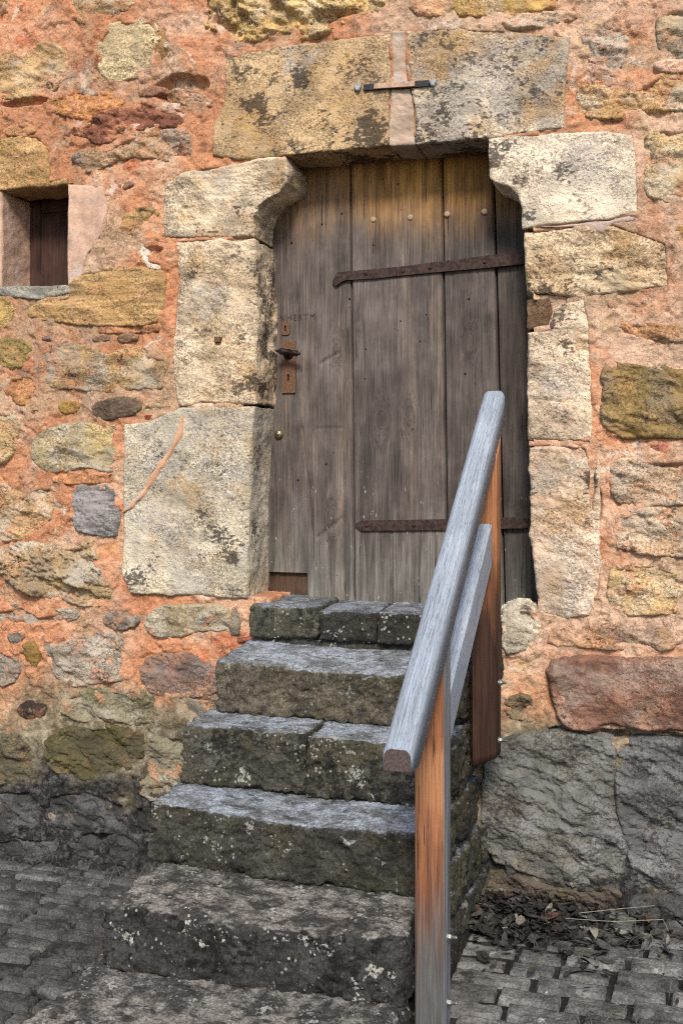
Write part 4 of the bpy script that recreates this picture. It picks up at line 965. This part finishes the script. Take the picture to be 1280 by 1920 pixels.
# core and rough masonry on the open flank
for y0, y1, zt in ((-0.92, -0.6, 0.2), (-0.66, -0.4, 0.40), (-0.45, -0.2, 0.61), (-0.27, -0.01, 0.82)):
    blk('core_stone', -0.60, 0.225, y0, y0, y1, -0.2, zt, zt, res=.02, r=.02, amp_side=.01, col=(60, 57, 50), tread=.4, crust=.5, moss=.3, lichen=.2, stain=.5)
fl = [(-0.60, -0.36, .285, .44), (-0.345, -0.17, .29, .46), (-0.16, -0.005, .28, .45), (-0.66, -0.50, .10, .26), (-0.49, -0.29, .11, .275), (-0.28, -0.005, .10, .27), (-0.80, -0.62, -.10, .085), (-0.61, -0.33, -.10, .09), (-0.32, -0.005, -.10, .085), (-0.405, -0.215, .47, .655), (-0.205, -0.005, .475, .66), (-0.25, -0.005, .675, .85)]
for y0, y1, z0, z1 in fl:
    bulge = 0.02 * max(0, 1 - z0 / .5) * (1 if y0 > -.5 else .3) + random.uniform(-.006, .006); xa = 0.288 + bulge
    c_ = random.choice([(78, 76, 66), (92, 88, 74), (64, 62, 58)])
    rough_block('flank_stone', [(0.12, y0, z0, z1), (xa, y0, z0, z1), (xa + .004, y1, z0, z1), (0.12, y1, z0, z1)], 'step', stairs, res=.008, r=.03, amp_top=.008, amp_side=.013, col=c_, tread=.6, lichen=.4, crust=.55, moss=.7 if z0 > 0 else .4, stain=.5)
box('flank_mortar', 0.10, 0.262, -0.64, -0.003, -0.15, 0.235, 'mortar', stairs)
box('flank_mortar', 0.10, 0.262, -0.40, -0.003, 0.235, 0.62, 'mortar', stairs)

# ================================================================== the handrail
rail = empty('handrail', (0.33, -0.87, float(GZ(0.33, -0.87))))
tag(rail, 'silvered timber handrail on two orange-brown posts beside the stone steps', 'handrail')
def post(name, x0, x1, y0, y1, zb, zt_f, zt_b, parent, chamfer=None, **props):
    n = 40; r = 0.005; prof = []
    for cx, cy, a0 in ((x1 - r, y1 - r, 0), (x0 + r, y1 - r, 90), (x0 + r, y0 + r, 180), (x1 - r, y0 + r, 270)):
        for k in range(4): a = R(a0 + 30 * k); prof.append((cx + r * math.cos(a), cy + r * math.sin(a)))
    m = len(prof); V, gr = [], []
    for i in range(n + 1):
        for x, y in prof:
            zt = zt_f + (zt_b - zt_f) * (y - y0) / (y1 - y0); zl = zb + (max(0, x - chamfer) if chamfer else 0) * 1.0
            z = zl + (zt - zl) * i / n; V.append((x, y, z)); gr.append((z, x * 1.0 + 3, y))
    V = np.array(V); F = []
    wv = 0.0012 * fbm(V, 3, 2)
    V[:, 0] += wv; V[:, 1] += wv
    for i in range(n):
        for k in range(m): F.append((i * m + k, i * m + (k + 1) % m, (i + 1) * m + (k + 1) % m, (i + 1) * m + k))
    F.append(tuple(range(m))[::-1]); F.append(tuple(range(n * m, n * m + m)))
    o = mk(name, V, F, M['post'], parent, attrs={'grain': gr})
    for k, v in props.items(): o[k] = v
    return o
RS = (1.80 - 0.81) / 1.19                              # slope of the rail
def rail_mid(y): return 0.797 + (y + 1.26) * RS
H_R, W_R = 0.112, 0.078
def rx(y): return 0.330 + (y + 1.26) * 0.030            # centre line in plan
def top_under(y): return rail_mid(y) - H_R / 2 + 0.012
post('post', 0.287, 0.373, -0.915, -0.829, float(GZ(.33, -.9)) - .05, top_under(-0.915), top_under(-0.829), rail, brown_hi=.66, brown_lo=.28, grey_hi=.46, grey_lo=.08, side_grey=1.0, brown_k=1.3)
post('post', 0.318, 0.404, -0.235, -0.150, 0.535, top_under(-0.235), top_under(-0.150), rail, chamfer=0.366, brown_hi=1.34, brown_lo=1.0, grey_hi=-5.0, grey_lo=-6.0, side_grey=0.0, brown_k=0.34)
def top_rail():
    hw = W_R / 2; sec = []                              # D section, flat below, round above; (x offset, z fraction)
    sec.append((-hw, -.5)); sec.append((hw, -.5))
    rr = 0.021
    for a in np.linspace(0, 90, 7): sec.append((hw - rr + rr * math.cos(R(a)), ('t', rr * math.sin(R(a)))))
    for a in np.linspace(90, 180, 7): sec.append((-hw + rr + rr * math.cos(R(a)), ('t', rr * math.sin(R(a)))))
    ys = np.r_[-1.262, -1.258, np.linspace(-1.245, -0.085, 70), -0.074, -0.068]; V, gr = [], []
    trim = rail_mid(-1.26) - H_R / 2 + 0.052
    for i, y in enumerate(ys):
        sh = 0.003 if i in (0, len(ys) - 1) else 0.0
        for x, f in sec:
            zm = rail_mid(y)
            if isinstance(f, tuple): z = zm + H_R / 2 - 0.021 * 1.25 + f[1] * 1.25 - sh
            else: z = max(zm - H_R / 2, trim)
            xo = x * (1 - sh / hw)
            V.append((rx(y) + xo, y, z)); gr.append((math.hypot(1, RS) * y, x, (z - zm)))
    V = np.array(V); m = len(sec); F = []
    for i in range(len(ys) - 1):
        for k in range(m): F.append((i * m + k, (i + 1) * m + k, (i + 1) * m + (k + 1) % m, i * m + (k + 1) % m))
    V[:, 2] += 0.0012 * fbm(V, 3, 2)
    ends = [tuple(range(m)), tuple(range((len(ys) - 1) * m, len(ys) * m))[::-1]]
    o = mk('rail', V, F + ends[1:], M['rail'], rail, attrs={'grain': gr})
    e = V[:m].copy(); e2 = e.copy(); e2[:, 1] -= 0.0015
    c0 = e2.mean(0); e2 = c0 + (e2 - c0) * 0.985
    n_ = len(e); Fe = [tuple(range(n_, 2 * n_))] + [(k, (k + 1) % n_, n_ + (k + 1) % n_, n_ + k) for k in range(n_)]
    mk('rail_end', np.vstack([e, e2]), Fe, M['endgrain'], rail, False)
top_rail()
def lower_rail():
    y0, y1 = -0.829, -0.235; V, gr, F = [], [], []
    zt0, zt1 = 0.855, 1.372; hv = 0.150; b = 0.006
    ys = np.linspace(y0, y1, 40)
    for y in ys:
        t = (y - y0) / (y1 - y0); zt = zt0 + (zt1 - zt0) * t; xc = 0.326 + 0.028 * t
        for x, z in ((-.032, -hv + b), (-.032 + b, -hv), (.032 - b, -hv), (.032, -hv + b), (.032, -b), (.032 - b, 0), (-.032 + b, 0), (-.032, -b)):
            V.append((xc + x, y, zt + z)); gr.append((1.33 * y + 9, x, z))
    m = 8
    for i in range(len(ys) - 1):
        for k in range(m): F.append((i * m + k, (i + 1) * m + k, (i + 1) * m + (k + 1) % m, i * m + (k + 1) % m))
    F += [tuple(range(m)), tuple(range((len(ys) - 1) * m, len(ys) * m))[::-1]]
    mk('lower_rail', np.array(V), F, M['rail'], rail, False, attrs={'grain': gr})
lower_rail()
def bolt(x, y, z):
    b = empty('bolt', (x, y, z), rail)
    V, F = lathe([(0.0125, -0.003), (0.0125, 0.0022), (0.011, 0.003)], 20, 'x'); V += np.array((x, y, z)); mk('washer', V, F, M['steel'], b, False)
    V, F = lathe([(0.0095, 0.003), (0.0098, 0.004), (0.0098, 0.011), (0.0085, 0.0125)], 6, 'x'); V += np.array((x, y, z)); mk('nut', V, F, M['steel'], b, False)
    pr = [(0.0052, 0.012)]
    for k in range(8): pr += [(0.0054, 0.0125 + k * .0018), (0.0046, 0.0134 + k * .0018)]
    V, F = lathe(pr + [(0.004, 0.028)], 12, 'x'); V += np.array((x, y, z)); mk('thread', V, F, M['steel'], b, False)
for u, v, y, x in ((938, 1280, -0.192, 0.404), (938, 1388, -0.192, 0.404), (845, 1757, -0.872, 0.373), (845, 1880, -0.872, 0.373)):
    bolt(x, y, P(u, v, y)[1])

# ================================================================== litter at the foot of the wall
def leaf_pile():
    V, F, Tn = [], [], []
    n = 0; rng = random.Random(4)
    while n < 850:
        x = rng.uniform(0.30, 1.35); y = -abs(rng.gauss(0, 0.26)) - 0.02
        dens = math.exp(-max(0, x - 0.48) / 0.30) * math.exp(-max(0, -y - 0.30) / 0.16)
        if rng.random() > dens or y < -0.82 or (x < 0.40 and y < -0.8): continue
        mound = 0.035 * math.exp(-((x - 0.42) / 0.30) ** 2) * math.exp(-(y / 0.38) ** 2)
        z = float(GZ(x, y)) + 0.004 + mound * rng.uniform(0.5, 1.1) + rng.uniform(0, 0.016)
        L = rng.choice((0.014, 0.02, 0.03, 0.042, 0.055)) * rng.uniform(.8, 1.2); W = L * rng.uniform(0.32, 0.6); fold = rng.uniform(0.0, 0.8); curl = rng.uniform(-0.6, 0.9)
        pts = []
        for t, wd in ((-1, 0), (-.55, .8), (0, 1), (.5, .75), (1, 0)):
            zc = curl * L * 0.25 * (t * t)
            pts.append((t * L / 2, -wd * W / 2, zc + wd * fold * W * .3)); pts.append((t * L / 2, 0, zc)); pts.append((t * L / 2, wd * W / 2, zc + wd * fold * W * .3))
        from mathutils import Euler
        e = Euler((rng.gauss(0, .38), rng.gauss(0, .38), rng.uniform(0, 6.28))).to_matrix()
        b = len(V); t_ = rng.random()
        c = (0.022, 0.020, 0.018) if t_ < .62 else ((0.055, 0.051, 0.046) if t_ < .93 else (0.17, 0.155, 0.13))
        if t_ > .955 and y > -.2: c = (0.085, 0.045, 0.03)
        for q in pts: V.append(tuple(e @ Vector(q) + Vector((x, y, z)))); Tn.append(c)
        for i in range(4):
            for j in range(2): a = b + i * 3 + j; F.append((a, a + 1, a + 4, a + 3))
        n += 1
    o = mk('leaf_litter', np.array(V), F, M['leaf'], attrs={'tint': Tn})
    tag(o, 'drift of dark dead leaves in the corner between steps and wall', 'leaves', kind='stuff')
leaf_pile()
def blades():
    V, F = [], []; rng = random.Random(8)
    def blade(x, y, z, L, az, lean, wd=0.0018):
        b = len(V); n = 5; ca, sa = math.cos(az), math.sin(az)
        for i in range(n + 1):
            t = i / n; d = L * (t * math.sin(lean) + 0.25 * t * t); hgt = L * (t * math.cos(lean) - 0.28 * t * t); w_ = wd * (1 - t * .85)
            cx, cy, cz = x + ca * d, y + sa * d, z + max(0.003, hgt)
            V.append((cx - sa * w_, cy + ca * w_, cz)); V.append((cx + sa * w_, cy - ca * w_, cz))
        for i in range(n): a = b + 2 * i; F.append((a, a + 1, a + 3, a + 2))
    for _ in range(90):                                   # along the foot of the left wall
        x = rng.uniform(-1.75, -0.7); y = -rng.uniform(0.03, 0.22)
        blade(x, y, float(GZ(x, y)) - .01, rng.uniform(.04, .13), rng.uniform(0, 6.28), rng.uniform(.4, 1.4))
    for _ in range(60):
        x = rng.gauss(0.86, .06); y = rng.gauss(-0.78, .07); blade(x, y, float(GZ(x, y)) - .01, rng.uniform(.03, .10), rng.uniform(0, 6.28), rng.uniform(.8, 1.5))
    for _ in range(26):
        x = rng.uniform(-.5, -.1); y = -0.72 - rng.uniform(0, .05); blade(x, y, 0.255, rng.uniform(.02, .05), rng.uniform(3.5, 6), rng.uniform(.9, 1.5), .0012)
    for _ in range(60):
        x = rng.uniform(.4, 1.3); y = -rng.uniform(.05, .6); blade(x, y, float(GZ(x, y)) + .02, rng.uniform(.05, .14), rng.uniform(0, 6.28), rng.uniform(1.2, 1.55), .0014)
    o = mk('dry_grass', np.array(V), F, M['straw'])
    tag(o, 'thin dry grass blades along the foot of the wall', 'grass', kind='stuff'); return o
gr_ = blades(); gr_.data.materials.clear(); gr_.data.materials.append(mat_plain('dry_grass_blade', lin(104, 100, 90), .8))
def stalk(pts, label, r=0.0011):
    c = np.array(pts); V, F = [], []; n = len(c); m = 6
    for i in range(n):
        t = c[min(i + 1, n - 1)] - c[max(i - 1, 0)]; t /= np.linalg.norm(t); a = np.cross(t, (0, 0, 1)); a /= np.linalg.norm(a); b = np.cross(t, a)
        for k in range(m): V.append(c[i] + r * (math.cos(k * 2 * math.pi / m) * a + math.sin(k * 2 * math.pi / m) * b))
    for i in range(n - 1):
        for k in range(m): F.append((i * m + k, i * m + (k + 1) % m, (i + 1) * m + (k + 1) % m, (i + 1) * m + k))
    o = mk('straw_stalk', np.array(V), F, M['straw']); tag(o, label, 'straw', 'pale straw stalks on the leaf litter'); return o
def gpt(u, v, lift):                                       # street point under a picture point
    rx_, ry_ = ray(u); lo, hi = 0.0005, 0.0025
    for _ in range(40):
        t = (lo + hi) / 2; x, y, z = CX + t * rx_, CY + t * ry_, EYE - t * (v - VH)
        if z > float(GZ(x, y)) + lift: lo = t
        else: hi = t
    return np.array((x, min(y, -0.03), z))
stalk([gpt(1085, 1712, .045), gpt(1140, 1706, .05), gpt(1226, 1698, .05)], 'long straight pale straw lying close below the grey boulders')
stalk([gpt(1060, 1722, .03), gpt(1150, 1728, .035), gpt(1242, 1724, .045), gpt(1252, 1745, .01)], 'bent pale straw with a drooping end, right of the leaf drift')
lv = gpt(1112, 1752, .03)
V, F = [], []
for i in range(9):
    t = i / 8; wd = 0.016 * math.sin(math.pi * min(1, t * .9 + .08)) ** .7
    for j, s in enumerate((-1, 0, 1)): V.append((lv[0] + (t - .5) * .02 + s * wd * .9, lv[1] - (t - .5) * .085, lv[2] + .006 * abs(s) + .012 * math.sin(t * 3)))
for i in range(8):
    for j in range(2): a = i * 3 + j; F.append((a, a + 1, a + 4, a + 3))
o = mk('pale_leaf', np.array(V), F, M['straw']); tag(o, 'single whitish dry leaf lying at the edge of the dark leaf drift', 'leaf')
